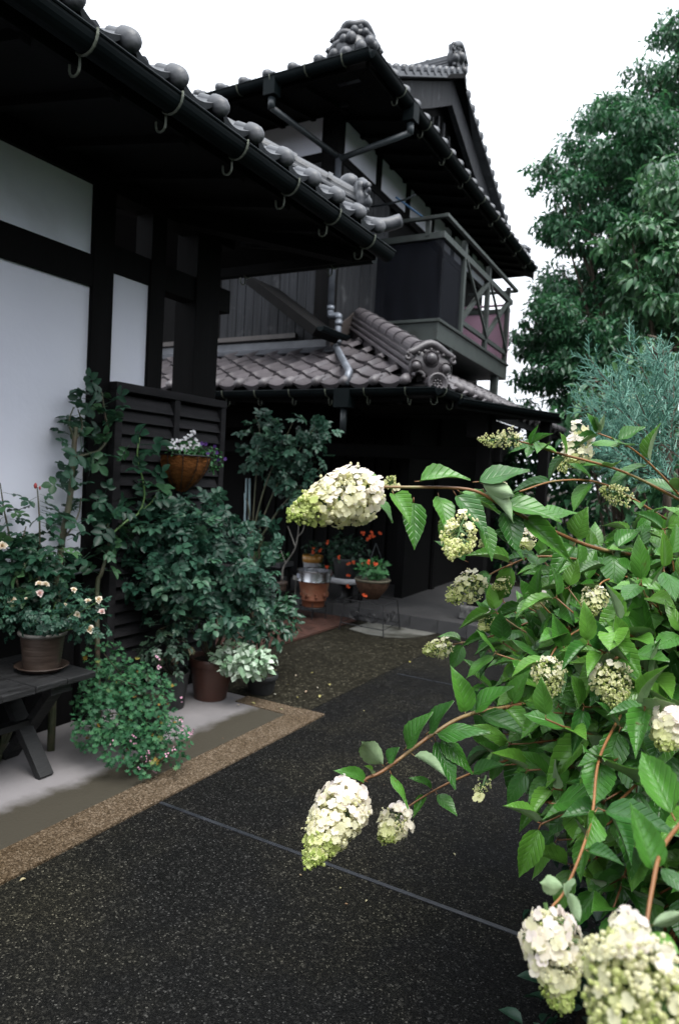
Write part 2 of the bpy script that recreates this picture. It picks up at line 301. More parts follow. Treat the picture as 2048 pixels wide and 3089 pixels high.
def concrete_mat():
    m = surf('apron_concrete', (.125,.119,.121), (.185,.174,.178), 2.2, .85, bump=.12, bscale=70, spec=.2)
    n = m.node_tree; N, L = n.nodes.new, n.links.new; b = n.nodes['Principled BSDF']
    src = b.inputs['Base Color'].links[0].from_socket
    tc = N('ShaderNodeTexCoord'); sp = N('ShaderNodeSeparateXYZ'); L(tc.outputs['Object'], sp.inputs[0])
    ns = N('ShaderNodeTexNoise'); ns.inputs['Scale'].default_value = 3.2; ns.inputs['Detail'].default_value = 9; ns.inputs['Roughness'].default_value = .6; L(tc.outputs['Object'], ns.inputs['Vector'])
    a = N('ShaderNodeMath'); a.operation = 'MULTIPLY_ADD'; a.inputs[1].default_value = .32; L(ns.outputs[0], a.inputs[0]); L(sp.outputs[0], a.inputs[2])
    mr = N('ShaderNodeMapRange'); mr.inputs[1].default_value = -2.48; mr.inputs[2].default_value = -2.39; L(a.outputs[0], mr.inputs[0])   # rain-wet margin along the drip line
    mx = N('ShaderNodeMix'); mx.data_type = 'RGBA'; L(mr.outputs[0], mx.inputs[0]); L(src, mx.inputs[6]); mx.inputs[7].default_value = (.046,.041,.031,1); L(mx.outputs[2], b.inputs['Base Color'])
    rr = N('ShaderNodeMapRange'); rr.inputs[3].default_value = .85; rr.inputs[4].default_value = .55; L(mr.outputs[0], rr.inputs[0]); L(rr.outputs[0], b.inputs['Roughness'])
    return m
MT['concrete'] = concrete_mat()
MT['drycon'] = surf('pale_dry_concrete', (.06,.062,.055), (.11,.11,.10), 4, .8, bump=.15, bscale=60, c3=(.025,.025,.018), c3scale=3, c3t=(.5,.62))

# ------------------------------------------------------------------ the ground
def sheet(name, pts, z, m, **kw):
    g = G(); g.add([(x, y, z) for x, y in pts], [tuple(range(len(pts)))]); return g.build(name, m, kind='structure', **kw)
sheet('ground', [(-300,-300),(300,-300),(300,300),(-300,300)], -.012, MT['soil'])
sheet('driveway', [(-2.28,-6),(1.2,-6),(1.2,14),(-2.28,14)], 0, MT['asphalt'])
sheet('concrete_apron', [(-6,-6),(-2.35,-6),(-2.35,3.76),(-6,3.76)], .0, MT['concrete'])
sheet('old_paving', [(-6.0,3.775),(-2.285,3.775),(-2.285,6.5),(-6.0,6.5)], -.001, MT['oldpave'])
g = G(); g.box((-2.345,-6,-.02), (-2.155,3.77,.012)); g.build('border_strip', MT['tan'], kind='structure', bevel=.004)
g = G(); g.box((-2.75,3.63,-.02), (-2.352,3.768,.008)); g.build('border_strip', MT['tan'], kind='structure', bevel=.004)
g = G(); g.box((-2.15,2.316,-.02), (1.19,2.334,.004)); g.build('expansion_joint', MT['joint'], kind='structure', bevel=.002)
g = G(); g.box((-2.2,4.925,-.02), (1.19,4.937,.003)); g.build('expansion_joint', MT['joint'], kind='structure')
# red brick paving (each brick its own piece)
bp = sheet('brick_paving', [(-5.6,4.3),(-3.36,4.3),(-3.36,6.48),(-5.6,6.48)], .002, MT['soil'])
bg_ = G(); bg_.box((0,0,0), (.214,.104,.018)); bme = bg_.mesh('brick', MT['brick']); bh_ = G(); bh_.box((0,0,0), (.105,.104,.018)); hme = bh_.mesh('brick', MT['brick'])
for j in range(20):
    for i in range(9):
        x = -3.36-.218*(i+1)-(.109 if j % 2 else 0); y = 4.3+.108*j
        if i == 0 and j % 2: inst('brick', hme, Matrix.Translation((-3.36-.109, y, .004)), bp)
        if x+.214 > -3.355: continue
        inst('brick', bme, Matrix.Translation((x, y, .003+random.uniform(0,.003))) @ Matrix.Rotation(random.uniform(-.012,.012), 4, 'Z'), bp)
g = G(); n_ = 14
pt = [(-3.25,6.06),(-3.0,5.98),(-2.8,6.0),(-2.62,6.12),(-2.55,6.3),(-2.5,6.505),(-3.25,6.505)]
sheet('dry_concrete_patch', pt, .0025, MT['drycon'])
# entrance slab with stone edging
sl = G(); sl.box((-6,6.62,-.02), (-.3,9.5,.128)); slab = sl.build('entrance_slab', MT['slab'], kind='structure')
e = G(); e.box((0,0,0), (.296,.1,.132)); eme = e.mesh('edging_stone', MT['slab'])
for i in range(14):
    inst('edging_stone', eme, Matrix.Translation((-4.3+.3*i, 6.515, 0)), slab)

# ------------------------------------------------------------------ roof tiles
def tile_profile(w, n=12):
    u = np.linspace(0, 1, n+1); h = np.where(u < .68, -.026*np.sin(np.pi*u/.68), .034*np.sin(np.pi*(u-.68)/.32)); return u*w, h
def tile_mesh(w, l, m, eave=False, name='roof_tile'):
    g = G(); x, h = tile_profile(w); n = len(x); L = l+.05; lift = .034
    top = [(a, 0, b+lift) for a, b in zip(x, h)]+[(a, L*.5, b+lift*.55) for a, b in zip(x, h)]+[(a, L, b) for a, b in zip(x, h)]
    lip = [(a, 0, b+lift-.02-(.034*math.sin(math.pi*min(a/w/.68, 1)) if eave else 0)) for a, b in zip(x, h)]
    lip2 = [(a, .03, c[2]) for a, c in zip(x, lip)]
    f = [(r*n+i, r*n+i+1, (r+1)*n+i+1, (r+1)*n+i) for r in range(2) for i in range(n-1)]
    f += [(3*n+i, 3*n+i+1, i+1, i) for i in range(n-1)]+[(4*n+i, 4*n+i+1, 3*n+i+1, 3*n+i) for i in range(n-1)]
    g.add(np.array(top+lip+lip2), f)
    if eave:                                         # round-nosed end of the roll
        c = (w*.84, 0, lift+.004); r = .046
        prof = [(r*.62,.13),(r*.7,.05),(r*.99,.042),(r*1.0,.036),(r,.005),(r*.93,-.018),(r*.7,-.036),(r*.4,-.045),(0.0,-.048)]
        g.lathe([(a, b) for a, b in prof], c, 14, axis=(0,1,0))
    me = g.mesh(name, m, smooth=True); me.set_sharp_from_angle(angle=math.radians(38)); return me
def lay(parent, o, e, s, cols, rows, w, l, me_e, me_t, keep, start=0, skip_eave=False):
    """rows of tiles from eave corner o, along e, up the slope s"""
    e = nrm(e); s = nrm(s); n = np.cross(e, s)
    for r in range(rows):
        for c in range(start, cols):
            p = V(*o)+e*w*c+s*l*r
            if not keep(p+e*w*.5+s*l*.5): continue
            j = random.uniform(-.003, .003)
            inst('roof_tile', me_e if (r == 0 and not skip_eave) else me_t, frame(p+n*(.012+j), e, s, n), parent)
def hsheet(name, polys, m, parent, th=.03, **kw):
    g = G()
    for p in polys:
        p = [V(*q) for q in p]; k = len(p); nn = nrm(np.cross(p[1]-p[0], p[2]-p[0])); nn = nn if nn[2] > 0 else -nn
        v = p+[q-nn*th for q in p]
        g.add(v, [tuple(range(k)), tuple(range(2*k-1, k-1, -1))]+[(i, (i+1) % k, (i+1) % k+k, i+k) for i in range(k)])
    return g.build(name, m, parent, **kw)
def gutter(parent, p, q, r=.055, m='gutter', brackets=0, side=None, hook=True, bstart=.1, name='gutter', ends=True):
    p = V(*p); q = V(*q); d = nrm(q-p); out = V(*side); g = G(); n = 12; L = np.linalg.norm(q-p)
    v = []
    for base in (p, q):
        for k in range(n+1):
            t = math.pi*k/n; v.append(base+out*r*math.cos(t)-V(0,0,1)*r*1.1*math.sin(t))
        for k in range(n+1):
            t = math.pi*k/n; v.append(base+out*(r-.006)*math.cos(t)-V(0,0,1)*(r*1.1-.006)*math.sin(t))
    N = n+1; f = []
    for k in range(n): f += [(k, k+1, 2*N+k+1, 2*N+k), (N+k+1, N+k, 3*N+k, 3*N+k+1)]
    f += [(0, 2*N, 3*N, N), (n, N+n, 3*N+n, 2*N+n)]
    if ends: f += [tuple(range(N)), tuple(range(3*N-1, 2*N-1, -1))]
    g.add(v, f)
    g.tube([p+out*r, q+out*r], .007, 6)
    o = g.build(name, MT[m], parent, smooth=False)
    for k in range(brackets):
        c = p+d*(L*(bstart+(1-bstart)*k/max(1, brackets-.3)))
        h = G(); path = [c+out*(r+.006)*math.cos(t)-V(0,0,1)*(r*1.1+.006)*math.sin(t) for t in np.linspace(-.15, math.pi*.75, 9)]
        h.tube(path, .006, 5)
        if hook:
            b = c-out*r*.45-V(0,0,1)*(r+.012); hp = [b+V(0,0,.0)]+[b-V(0,0,1)*(.035+.03*math.sin(t))-out*(.028-.028*math.cos(t)) for t in np.linspace(0, math.pi, 7)]
            hp += [hp[-1]+V(0,0,.02)]
            h.tube(hp, .0055, 5)
        h.build('bracket', MT['copper'], o)
    return o
def ridge(parent, a, b, m, base=.16, layers=3, lh=.045, capr=.075, name='ridge', ncap=None):
    """stacked flat courses with round cap tiles on top; a low end, b high end (points on the roof)"""
    a = V(*a); b = V(*b); d = nrm(b-a); up = nrm(V(0,0,1)-d*d[2]); r = np.cross(d, up); L = np.linalg.norm(b-a)
    core = G(); core.bar(a+up*.02, b+up*.02, base*.8, lh*layers*2+.08, up=up); core = core.build(name, m, parent)
    for k in range(layers):
        w = base*(1.25-.13*k); g = G(); g.bar(a+up*(.055+lh*k), b+up*(.055+lh*k), w, lh*.62, up=up); g.build('ridge_course', m, core, bevel=.006)
    n = ncap or max(2, int(L/.25)); z0 = .05+lh*layers
    g = G(); l = L/n; prof = np.linspace(0, math.pi, 9); vv = []
    for y, k in ((0,1.16),(.03,1.16),(.032,1.0),(l+.01,1.0)):
        vv += [(capr*k*math.cos(t), y, capr*k*.85*math.sin(t)) for t in prof]
    N = 9; f = [(i*N+j, i*N+j+1, (i+1)*N+j+1, (i+1)*N+j) for i in range(3) for j in range(N-1)]+[tuple(range(N))]
    g.add(vv, f); me = g.mesh('ridge_cap', m, smooth=False)
    for k in range(n): inst('ridge_cap', me, frame(a+d*l*k+up*z0, r, d, up), core)
    return core
def ornament(parent, p, face, up, s, m, disc=True, name='ridge_end_ornament'):
    """demon-tile: shield with cloud scrolls and bosses; face = outward direction"""
    face = nrm(face); up = nrm(V(*up)-face*(V(*up)@face)); rt = np.cross(up, face); p = V(*p)
    def W(x, y, z): return p+(rt*x+up*y+face*z)*s
    g = G(); pts = []; n = 36
    for k in range(n):
        t = 2*math.pi*k/n; r = .42+.05*math.cos(5*t+.6)+.03*math.cos(8*t); y = r*math.sin(t)*.86; x = r*math.cos(t)*1.12
        pts.append((x, y))
    v = [W(x, y, -.10) for x, y in pts]+[W(x, y, .07) for x, y in pts]+[W(x*.86, y*.86, .12) for x, y in pts]+[W(0, 0, .14)]
    f = [(i, (i+1) % n, n+(i+1) % n, n+i) for i in range(n)]+[(n+i, n+(i+1) % n, 2*n+(i+1) % n, 2*n+i) for i in range(n)]
    f += [(2*n+i, 2*n+(i+1) % n, 3*n) for i in range(n)]+[tuple(range(n-1, -1, -1))]
    g.add(v, f)
    hood = [W(.52*math.cos(t)*1.05, .06+.30*math.sin(t)+.05*math.cos(4*t), .10) for t in np.linspace(.15, math.pi-.15, 15)]
    g.tube(hood, np.linspace(.07,.07,15)*s+np.sin(np.linspace(0,np.pi,15))*.03*s, 8)
    for sx in (-1, 1):                               # curled ends
        sp = [W(sx*(.56+.10*math.cos(t)*(1-t/9)), .08+.10*math.sin(t)*(1-t/9)-.02, .11) for t in np.linspace(1.2, 7.5, 18)]
        g.tube(sp, np.linspace(.06,.03,18)*s, 7)
        g.ball(W(sx*.36, -.14, .12), .12*s, 12); g.lathe([(.145*s,-.02*s),(.16*s,.02*s),(.14*s,.05*s)], W(sx*.36, -.14, .11), 16, axis=face)
        sp = [W(sx*(.28+.13*math.cos(t)), -.34+.09*math.sin(t), .1) for t in np.linspace(-.3, 3.6, 12)]; g.tube(sp, .045*s, 7)
    g.ball(W(0, .06, .13), .15*s, 14); g.lathe([(.18*s,-.03*s),(.2*s,.02*s),(.17*s,.055*s)], W(0, .06, .12), 18, axis=face)
    for k in range(5): g.ball(W(-.3+.15*k, .27-.05*abs(k-2), .12), .055*s, 8)
    o = g.build(name, m, parent, smooth=True)
    if disc:                                         # round end tile with beads
        c = W(.12, -.52, .26); d = G()
        d.lathe([(.0,-.02),(.12,-.02),(.13,.03),(.19,.03),(.2,.05),(.24,.05),(.25,.02),(.25,-.5),(.2,-.6)], (0,0,0), 24, axis=(0,0,1))
        q = d.v[0]*s; d.v[0] = np.array([c+rt*a[0]+up*a[1]+face*a[2] for a in q])
        for k in range(9):
            r_, t = (.085, k*math.pi/4) if k < 8 else (0, 0)
            d.ball(c+(rt*r_*math.cos(t)+up*r_*math.sin(t)+face*-.005)*s, .03*s, 7)
        d.build('end_disc', m, o, smooth=True)
    return o

def demon_tile(parent, p, face, s, m, name='ridge_end_ornament'):
    face = nrm(face); up = V(0,0,1); rt = np.cross(up, face); p = V(*p)
    def W(x, y, z): return p+(rt*x+up*y+face*z)*s
    g = G()
    for x, y, z, r in ((0,-.1,0,.42),(-.25,-.12,.05,.3),(.25,-.12,.05,.3),(0,.22,.0,.30),(-.2,.2,.0,.22),(.2,.2,.0,.22),(-.42,-.2,.0,.2),(.42,-.2,.0,.2)): g.ball(W(x,y,z-.1), r*s, 12, wob=.08)
    for x, y, z, r in ((-.2,.02,.28,.12),(.2,.02,.28,.12),(0,-.16,.34,.13),(-.33,.0,.2,.1),(.33,.0,.2,.1),(-.12,.22,.22,.09),(.12,.22,.22,.09),(0,.34,.15,.1),(-.3,-.3,.2,.13),(.3,-.3,.2,.13),(-.5,-.28,.1,.11),(.5,-.28,.1,.11)): g.ball(W(x,y,z), r*s, 10, wob=.05)
    for y0, r0, k in ((.20,.34,.08),(.02,.48,.07),(-.2,.56,.06)):
        g.tube([W(r0*math.cos(t), y0+.2*math.sin(t)+.03*math.cos(5*t), .18*math.sin(t)) for t in np.linspace(.1, math.pi-.1, 15)], k*s, 7)
        for sx_ in (-1, 1): g.tube([W(sx_*(r0+.07*math.cos(t)*(1-t/9)), y0-.03+.08*math.sin(t)*(1-t/9), .03) for t in np.linspace(0, 6.5, 14)], np.linspace(.055,.03,14)*s, 6)
    g.box(W(-.5,-.55,-.25), W(.5,-.3,.1))
    return g.build(name, m, parent, smooth=True)
TW, TL, PITCH = .29, .235, .49
cs = 1/math.hypot(1, PITCH); sn = PITCH*cs
tm_n = tile_mesh(TW, TL, MT['tile']); te_n = tile_mesh(TW, TL, MT['tile'], True)
tm_o = tile_mesh(TW, TL, MT['tile_old']); te_o = tile_mesh(TW, TL, MT['tile_old'], True)
NW = .278; tm_w = tile_mesh(NW, TL, MT['tile_old']); te_w = tile_mesh(NW, TL, MT['tile_old'], True)

# ================================================================== the garden wing (left)
WX = -3.25
wing = thing('garden_wing', (WX,1.5,0), 'white plastered wing with black timber frame and low tiled eave beside the bench', 'house')
def wbox(name, y0, y1, z0, z1, x0, x1, m, parent=wing, bevel=.004): g = G(); g.box((x0,y0,z0), (x1,y1,z1)); return g.build(name, m, parent, bevel=bevel)
wbox('plaster_panel', -3, 2.785, .955, 2.482, WX-.1, WX, MT['plaster'], bevel=0)
wbox('plaster_panel', -3, 2.785, 2.65, 3.045, WX-.1, WX-.002, MT['plaster'], bevel=0)
wbox('plaster_panel', 2.91, 3.225, 1.93, 2.62, WX-.1, WX-.001, MT['plaster'], bevel=0)
wbox('beam', -3, 2.78, 2.48, 2.654, WX-.12, WX+.025, MT['wood'])
wbox('beam', -3, 4.0, 3.04, 3.2, WX-.125, WX+.035, MT['wood'])
wbox('beam', 2.92, 4.0, 2.60, 2.76, WX-.11, WX+.012, MT['wood'])
wbox('sill', -3, 2.78, .90, .963, WX-.12, WX+.035, MT['wood'])
wbox('post', 2.775, 2.922, -.01, 3.3, WX-.13, WX+.03, MT['wood'])
wbox('post', 3.22, 3.345, 1.9, 3.2, WX-.118, WX+.022, MT['wood'])
wbox('post', 3.63, 3.87, -.01, 3.2, WX-.16, WX+.026, MT['wood'])
wbox('rail', 2.91, 3.64, 1.88, 1.945, WX-.1, WX+.01, MT['wood'])
base = wbox('base_wall', -3, 2.78, -.01, .902, WX-.1, WX-.02, MT['wood'])
for k in range(20): wbox('base_board', 2.76-.16*(k+1)+.006, 2.76-.16*k, 0, .9, WX-.02, WX-.004, MT['wood'], base)
g = G(); g.tube([(WX+.05,2.955,1.75),(WX+.05,2.955,.88)], .011, 8); g.tube([(WX+.05,2.955,.88),(WX+.05,2.6,.87)], .008, 8); g.build('conduit', MT['pipe_dark'], wing)
# louvred screen
ls = wbox('louvre_screen', 2.93, 3.93, .05, 1.9, WX-.005, WX+.012, MT['wood'])
for y0, y1 in ((2.93,2.985),(3.42,3.47),(3.885,3.935)): wbox('screen_stile', y0, y1, .04, 1.925, WX+.014, WX+.075, MT['louvre'], ls)
wbox('screen_rail', 2.93, 3.935, 1.925, 1.975, WX+.01, WX+.08, MT['louvre'], ls)
sg = G(); sg.bar((0,0,0), (0,.43,0), .012, .088, up=(-.5,0,1)); s1 = sg.mesh('slat', MT['louvre'])
for k in range(23):
    for y0 in (2.988, 3.473):
        inst('slat', s1, Matrix.Translation((WX+.045, y0, 1.865-.076*k)) @ Matrix.Rotation(random.uniform(-.006,.006), 4, 'X'), ls)
# roof
EX, EZ, YE = -2.30, 3.085, 4.44
def wr(x, y, dz=0): return V(x, y, EZ+.03+PITCH*(EX-x)+dz)
ridge_y = YE
roof = hsheet('roof', [[wr(EX,-3), wr(EX,YE), wr(-4.2,YE-1.9), wr(-4.2,-3)],
                       [(-4.2,YE-1.9,EZ+.03+PITCH*1.9), wr(EX,YE), (-6.0,YE,EZ+.03), (-6,YE-1.9,EZ+.03+PITCH*1.9)]], MT['wood'], wing, th=.06)
lay(roof, (EX+.035,YE-.1-NW*24,EZ+.055), (0,1,0), (-cs,0,sn), 24, 5, NW, TL, te_w, tm_w, lambda p: (p[0]-EX) > -(YE-p[1])+.12-.0 if False else (YE-p[1]) > (EX-p[0])+.05, start=4)
hsheet('soffit', [[(EX-.02,-3,EZ-.045),(EX-.02,YE-.04,EZ-.045),(WX,YE-.04,EZ+.10),(WX,-3,EZ+.10)]], MT['wood'], wing, th=.02)
for k in range(14):
    y = YE-.25-.42*k; g = G(); g.bar((EX-.03,y,EZ-.075), (WX-.05,y,EZ+.075), .05, .06); g.build('rafter', MT['wood'], wing)
g = G(); g.bar((EX-.03,-3,EZ-.03), (EX-.03,YE-.02,EZ-.03), .025, .10); g.build('fascia', MT['wood'], wing)
g = G(); g.bar((-6,YE-.03,EZ-.03), (EX-.02,YE-.03,EZ-.03), .025, .10); g.build('fascia', MT['wood'], wing)
g = G(); g.bar((EX-.1,YE-.22,EZ-.09), (WX-.3,YE-1.25,EZ+.06), .10, .12); g.build('hip_rafter', MT['wood'], wing)
gutter(wing, (EX+.075,-1,EZ+.02), (EX+.045,YE+.03,EZ-.02), .06, side=(1,0,0), brackets=9, bstart=.27)
gutter(wing, (EX-.07,YE+.05,EZ-.02), (-5.6,YE+.05,EZ-.005), .055, side=(0,1,0), brackets=4)
hip_a = wr(EX-.14, YE-.14, .03); hip_b = wr(-4.2, YE-1.9, .03)
ridge(roof, hip_a, hip_b, MT['tile_old'], base=.17, layers=3, lh=.042, capr=.07, name='hip_ridge')
ornament(roof, hip_a+V(.01,.01,.17), (1,1,.15), (0,0,1), .30, MT['tile_old'], disc=False)
g = G(); path = spline([hip_a+V(-.02,-.02,.05), hip_a+V(.07,.07,.03), hip_a+V(.16,.16,.04), hip_a+V(.235,.235,.085)], 5)
g.tube(path, np.linspace(.05,.047,len(path)), 12); g.build('corner_tile', MT['tile_old'], roof, smooth=True)
g = G(); g.ball(hip_a+V(-.04,.02,.17), .085, 14, sc=(1,.8,1.1)); g.ball(hip_a+V(-.05,-.01,.29), .07, 14, sc=(1.1,.9,.9)); g.build('ornament_scroll', MT['tile_old'], roof, smooth=True)
# lean-to verge joining the wing to the main house
vr = hsheet('lean_to_roof', [[(-4.62,6.0,3.53),(-3.76,6.0,2.95),(-3.76,6.55,2.95),(-4.62,6.55,3.53)]], MT['wood'], wing, th=.09)
gutter(wing, (-3.70,5.97,2.95), (-3.70,6.5,2.95), .04, side=(1,0,0))
wbox('back_wall', 3.9, 5.35, 0, 2.1, -5.6, -5.5, MT['wood'], bevel=0)

# ================================================================== the main house
YH, XC = 6.6, -4.0
KX = -.042                                       # the long side runs a little off square
def sx(y, x0=XC, y0=YH): return x0+KX*(y-y0)
house = thing('main_house', (XC,YH,0), 'two storey timber house with hipped gable roof and upstairs balcony behind the porch', 'house')
def hbox(name, a, b, m, parent=house, bevel=.004): g = G(); g.box(a, b); return g.build(name, m, parent, bevel=bevel)
def sidebox(name, y0, y1, z0, z1, m, d0=0, d1=.03, parent=house, x0=XC):
    """box on the long side wall, d = outward offset"""
    g = G(); a, b = sx(y0, x0), sx(y1, x0)
    v = [(a+d0,y0,z0),(a+d1,y0,z0),(b+d1,y1,z0),(b+d0,y1,z0),(a+d0,y0,z1),(a+d1,y0,z1),(b+d1,y1,z1),(b+d0,y1,z1)]
    g.add(v, [(0,3,2,1),(4,5,6,7),(0,1,5,4),(1,2,6,5),(2,3,7,6),(3,0,4,7)]); return g.build(name, m, parent)
core = G(); core.add([(-9,YH+.02,2.0),(XC-.02,YH+.02,2.0),(sx(12.3)-.02,12.3,2.0),(-9,12.3,2.0),(-9,YH+.02,5.6),(XC-.02,YH+.02,5.6),(sx(12.3)-.02,12.3,5.6),(-9,12.3,5.6)],
    [(0,3,2,1),(4,5,6,7),(0,1,5,4),(1,2,6,5),(2,3,7,6),(3,0,4,7)])
wall = core.build('wall', MT['wood'], house)
# upstairs: weathered boards below, white panels above
for k in range(11):
    x1 = XC-.17-.118*k; j = random.uniform(0,.008)
    hbox('plank', (x1-.113,YH-.012-j,2.78), (x1,YH+.02,4.86), MT['board'], wall)
for k in range(11):
    y0 = YH+.12+.118*k; j = random.uniform(0,.008); sidebox('plank', y0, y0+.113, 2.9, 4.86, MT['board'], -.02, .012+j, wall)
hbox('corner_post', (XC-.17,YH-.03,2.75), (XC+.03,YH+.12,5.5), MT['wood'])
hbox('beam', (-9,YH-.03,4.86), (XC-.16,YH+.02,4.95), MT['wood']); sidebox('beam', YH+.12, 12.3, 4.86, 4.95, MT['wood'], -.02, .03)
hbox('beam', (-9,YH-.032,5.33), (XC-.16,YH+.02,5.55), MT['wood'])
for x0, x1 in ((-5.02,-4.19),(-5.95,-5.12),(-6.9,-6.05),(-7.8,-7.0)): hbox('plaster_panel', (x0,YH-.005,4.94), (x1,YH+.02,5.34), MT['plaster'], bevel=0)
for x0 in (-5.07,-6.0,-6.95): hbox('post', (x0-.055,YH-.025,4.9), (x0+.055,YH+.02,5.4), MT['wood'])
ys = [YH+.12]+[YH+.12+.93*k for k in range(1,7)]
for k in range(6):
    sidebox('plaster_panel', ys[k]+.05, ys[k+1]-.05, 4.94, 5.34, MT['plaster'], -.02, .005)
    sidebox('post', ys[k+1]-.06, ys[k+1]+.06, 4.9, 5.4, MT['wood'], -.02, .026)
# main roof: hipped with a gable
UX, UY0, UY1, UZ = -3.19, 5.72, 12.75, 5.28
def ux(y): return UX+KX*(y-UY0)
RY = (UY0+UY1)/2; RZ = UZ+PITCH*(RY-UY0); GX = -3.86
gy0 = UY0+(UX-GX); gz0 = UZ+PITCH*(UX-GX); gy1 = UY1-(UX-GX)
mr_ = hsheet('main_roof', [[(-9,UY0,UZ),(UX,UY0,UZ),(GX,gy0,gz0),(GX+.22,RY,RZ),(-9,RY,RZ)],
    [(UX,UY0,UZ),(ux(UY1),UY1,UZ),(GX-.3,gy1,gz0),(GX,gy0,gz0)],
    [(-9,UY1,UZ),(ux(UY1),UY1,UZ),(GX-.3,gy1,gz0),(GX+.22,RY,RZ),(-9,RY,RZ)]], MT['wood'], house, th=.05)
hsheet('soffit', [[(-9,UY0+.03,UZ-.06),(UX-.03,UY0+.03,UZ-.06),(XC,YH,UZ+.1),(-9,YH,UZ+.1)],
    [(UX-.03,UY0+.03,UZ-.06),(ux(UY1)-.03,UY1,UZ-.06),(sx(12.3),12.3,UZ+.1),(XC,YH,UZ+.1)]], MT['wood'], house, th=.02)
for k in range(10):
    x = -3.9-.4*k; g = G(); g.bar((x,UY0+.05,UZ-.09), (x,YH,UZ+.06), .05, .06); g.build('rafter', MT['wood'], house)
for k in range(14):
    y = UY0+1.0+.42*k; g = G(); g.bar((ux(y)-.05,y,UZ-.09), (sx(y),y,UZ+.06), .05, .06); g.build('rafter', MT['wood'], house)
lay(mr_, (UX-.16-TW*16,UY0-.035,UZ+.0), (1,0,0), (0,cs,sn), 16, 3, TW, TL, te_o, tm_o, lambda p: (UX-p[0]) > (p[1]-UY0)+.12)
eR = nrm(V(KX,1,0))
lay(mr_, (UX+.035-.006,UY0+.2,UZ+.0), eR, nrm(V(-cs,-.0,sn)), 23, 2, TW, TL, te_o, tm_o, lambda p: (p[1]-UY0) > (ux(p[1])-p[0])+.08 and (UY1-p[1]) > (ux(p[1])-p[0])+.1)
g = G(); g.bar((-9,UY0+.02,UZ-.04), (UX-.02,UY0+.02,UZ-.04), .03, .12); g.build('fascia', MT['wood'], house)
g = G(); g.bar((UX-.02,UY0+.03,UZ-.04), (ux(UY1)-.02,UY1,UZ-.04), .03, .12); g.build('fascia', MT['wood'], house)
gutter(house, (-8,UY0-.07,UZ-.035), (UX+.075,UY0-.07,UZ-.015), .06, side=(0,-1,0), brackets=9, hook=False, bstart=.3)
gutter(house, (UX+.065,UY0-.07,UZ-.015), (ux(UY1)+.065,UY1-.3,UZ+.0), .06, side=(1,0,0), brackets=9, hook=True)
ridge(mr_, (UX-.18,UY0+.18,UZ+.1), (GX+.05,gy0-.05,gz0+.04), MT['tile_old'], base=.2, layers=2, name='hip_ridge')
demon_tile(mr_, (UX-.22,UY0+.16,UZ+.20), (1,-1,0), .44, MT['tile_old'])
ornament(mr_, (ux(UY1)-.2,UY1-.25,UZ+.25), (1,1,.1), (0,0,1), .42, MT['tile_old'], disc=False)
ridge(mr_, (GX+.05,RY,RZ+.0), (-9,RY,RZ+.02), MT['tile_old'], base=.24, layers=4, name='top_ridge', ncap=14)
ornament(mr_, (GX+.08,RY,RZ+.2), (1,0,0), (0,0,1), .46, MT['tile_old'], disc=False)
# gable face
gab = G(); gab.add([(GX-.12,gy0,gz0),(GX-.12,gy1,gz0),(GX-.12,RY,RZ-.08)], [(0,1,2)]); gab = gab.build('gable', MT['wood'], house)
for k in range(26):
    y = gy0+.3+(gy1-gy0-.6)*k/25; h = RZ-.5-PITCH*abs(y-RY)
    if h > gz0+.1: hbox('gable_bar', (GX-.11,y-.018,gz0), (GX-.075,y+.018,h), MT['board'], gab, bevel=0)
for s_ in (-1, 1):
    yend = gy0 if s_ < 0 else gy1
    pts_ = np.linspace(0, 1, 9); g = G(); vv = []
    for t in pts_:
        y = RY+(yend-RY)*t; zt = RZ-.07-PITCH*abs(y-RY); wv = .26+.20*t*(1-t)+.05*(1-t)
        for x in (GX-.02, GX+.06): vv += [(x, y, zt), (x, y, zt-wv)]
    f = []
    for i in range(8):
        a, b = 4*i, 4*(i+1); f += [(a+2,b+2,b+3,a+3), (a,a+1,b+1,b), (a,b,b+2,a+2), (a+1,a+3,b+3,b+1)]
    f += [(0,2,3,1), (32,33,35,34)]
    g.add(vv, f); g.build('barge_board', MT['board'], gab)
    rt = tile_mesh(.25, .30, MT['tile_old'])
    nR = 14; Lr = abs(yend-RY)/cs
    rg = G(); rg.lathe([(.0,-.02),(.05,-.02),(.062,0),(.062,.03),(.052,.035),(.052,.30)], (0,0,0), 12, axis=(0,0,1)); vcap = rg.v[0]
    rg.v[0] = vcap[:, [0,2,1]]; rme = rg.mesh('rake_tile', MT['tile_old'])
    for k in range(nR):
        t = (k+.5)/nR; y = RY+(yend-RY)*t; z = RZ+.03-PITCH*abs(y-RY)
        inst('rake_tile', rme, frame((GX+.17,y,z), V(0,s_*cs,-sn), V(-1,0,0), V(0,s_*sn,cs)), gab)
    g = G(); g.bar((GX+.1,RY,RZ-.02), (GX+.1,yend,gz0-.02), .16, .05); g.build('rake_edge', MT['tile_old'], gab)
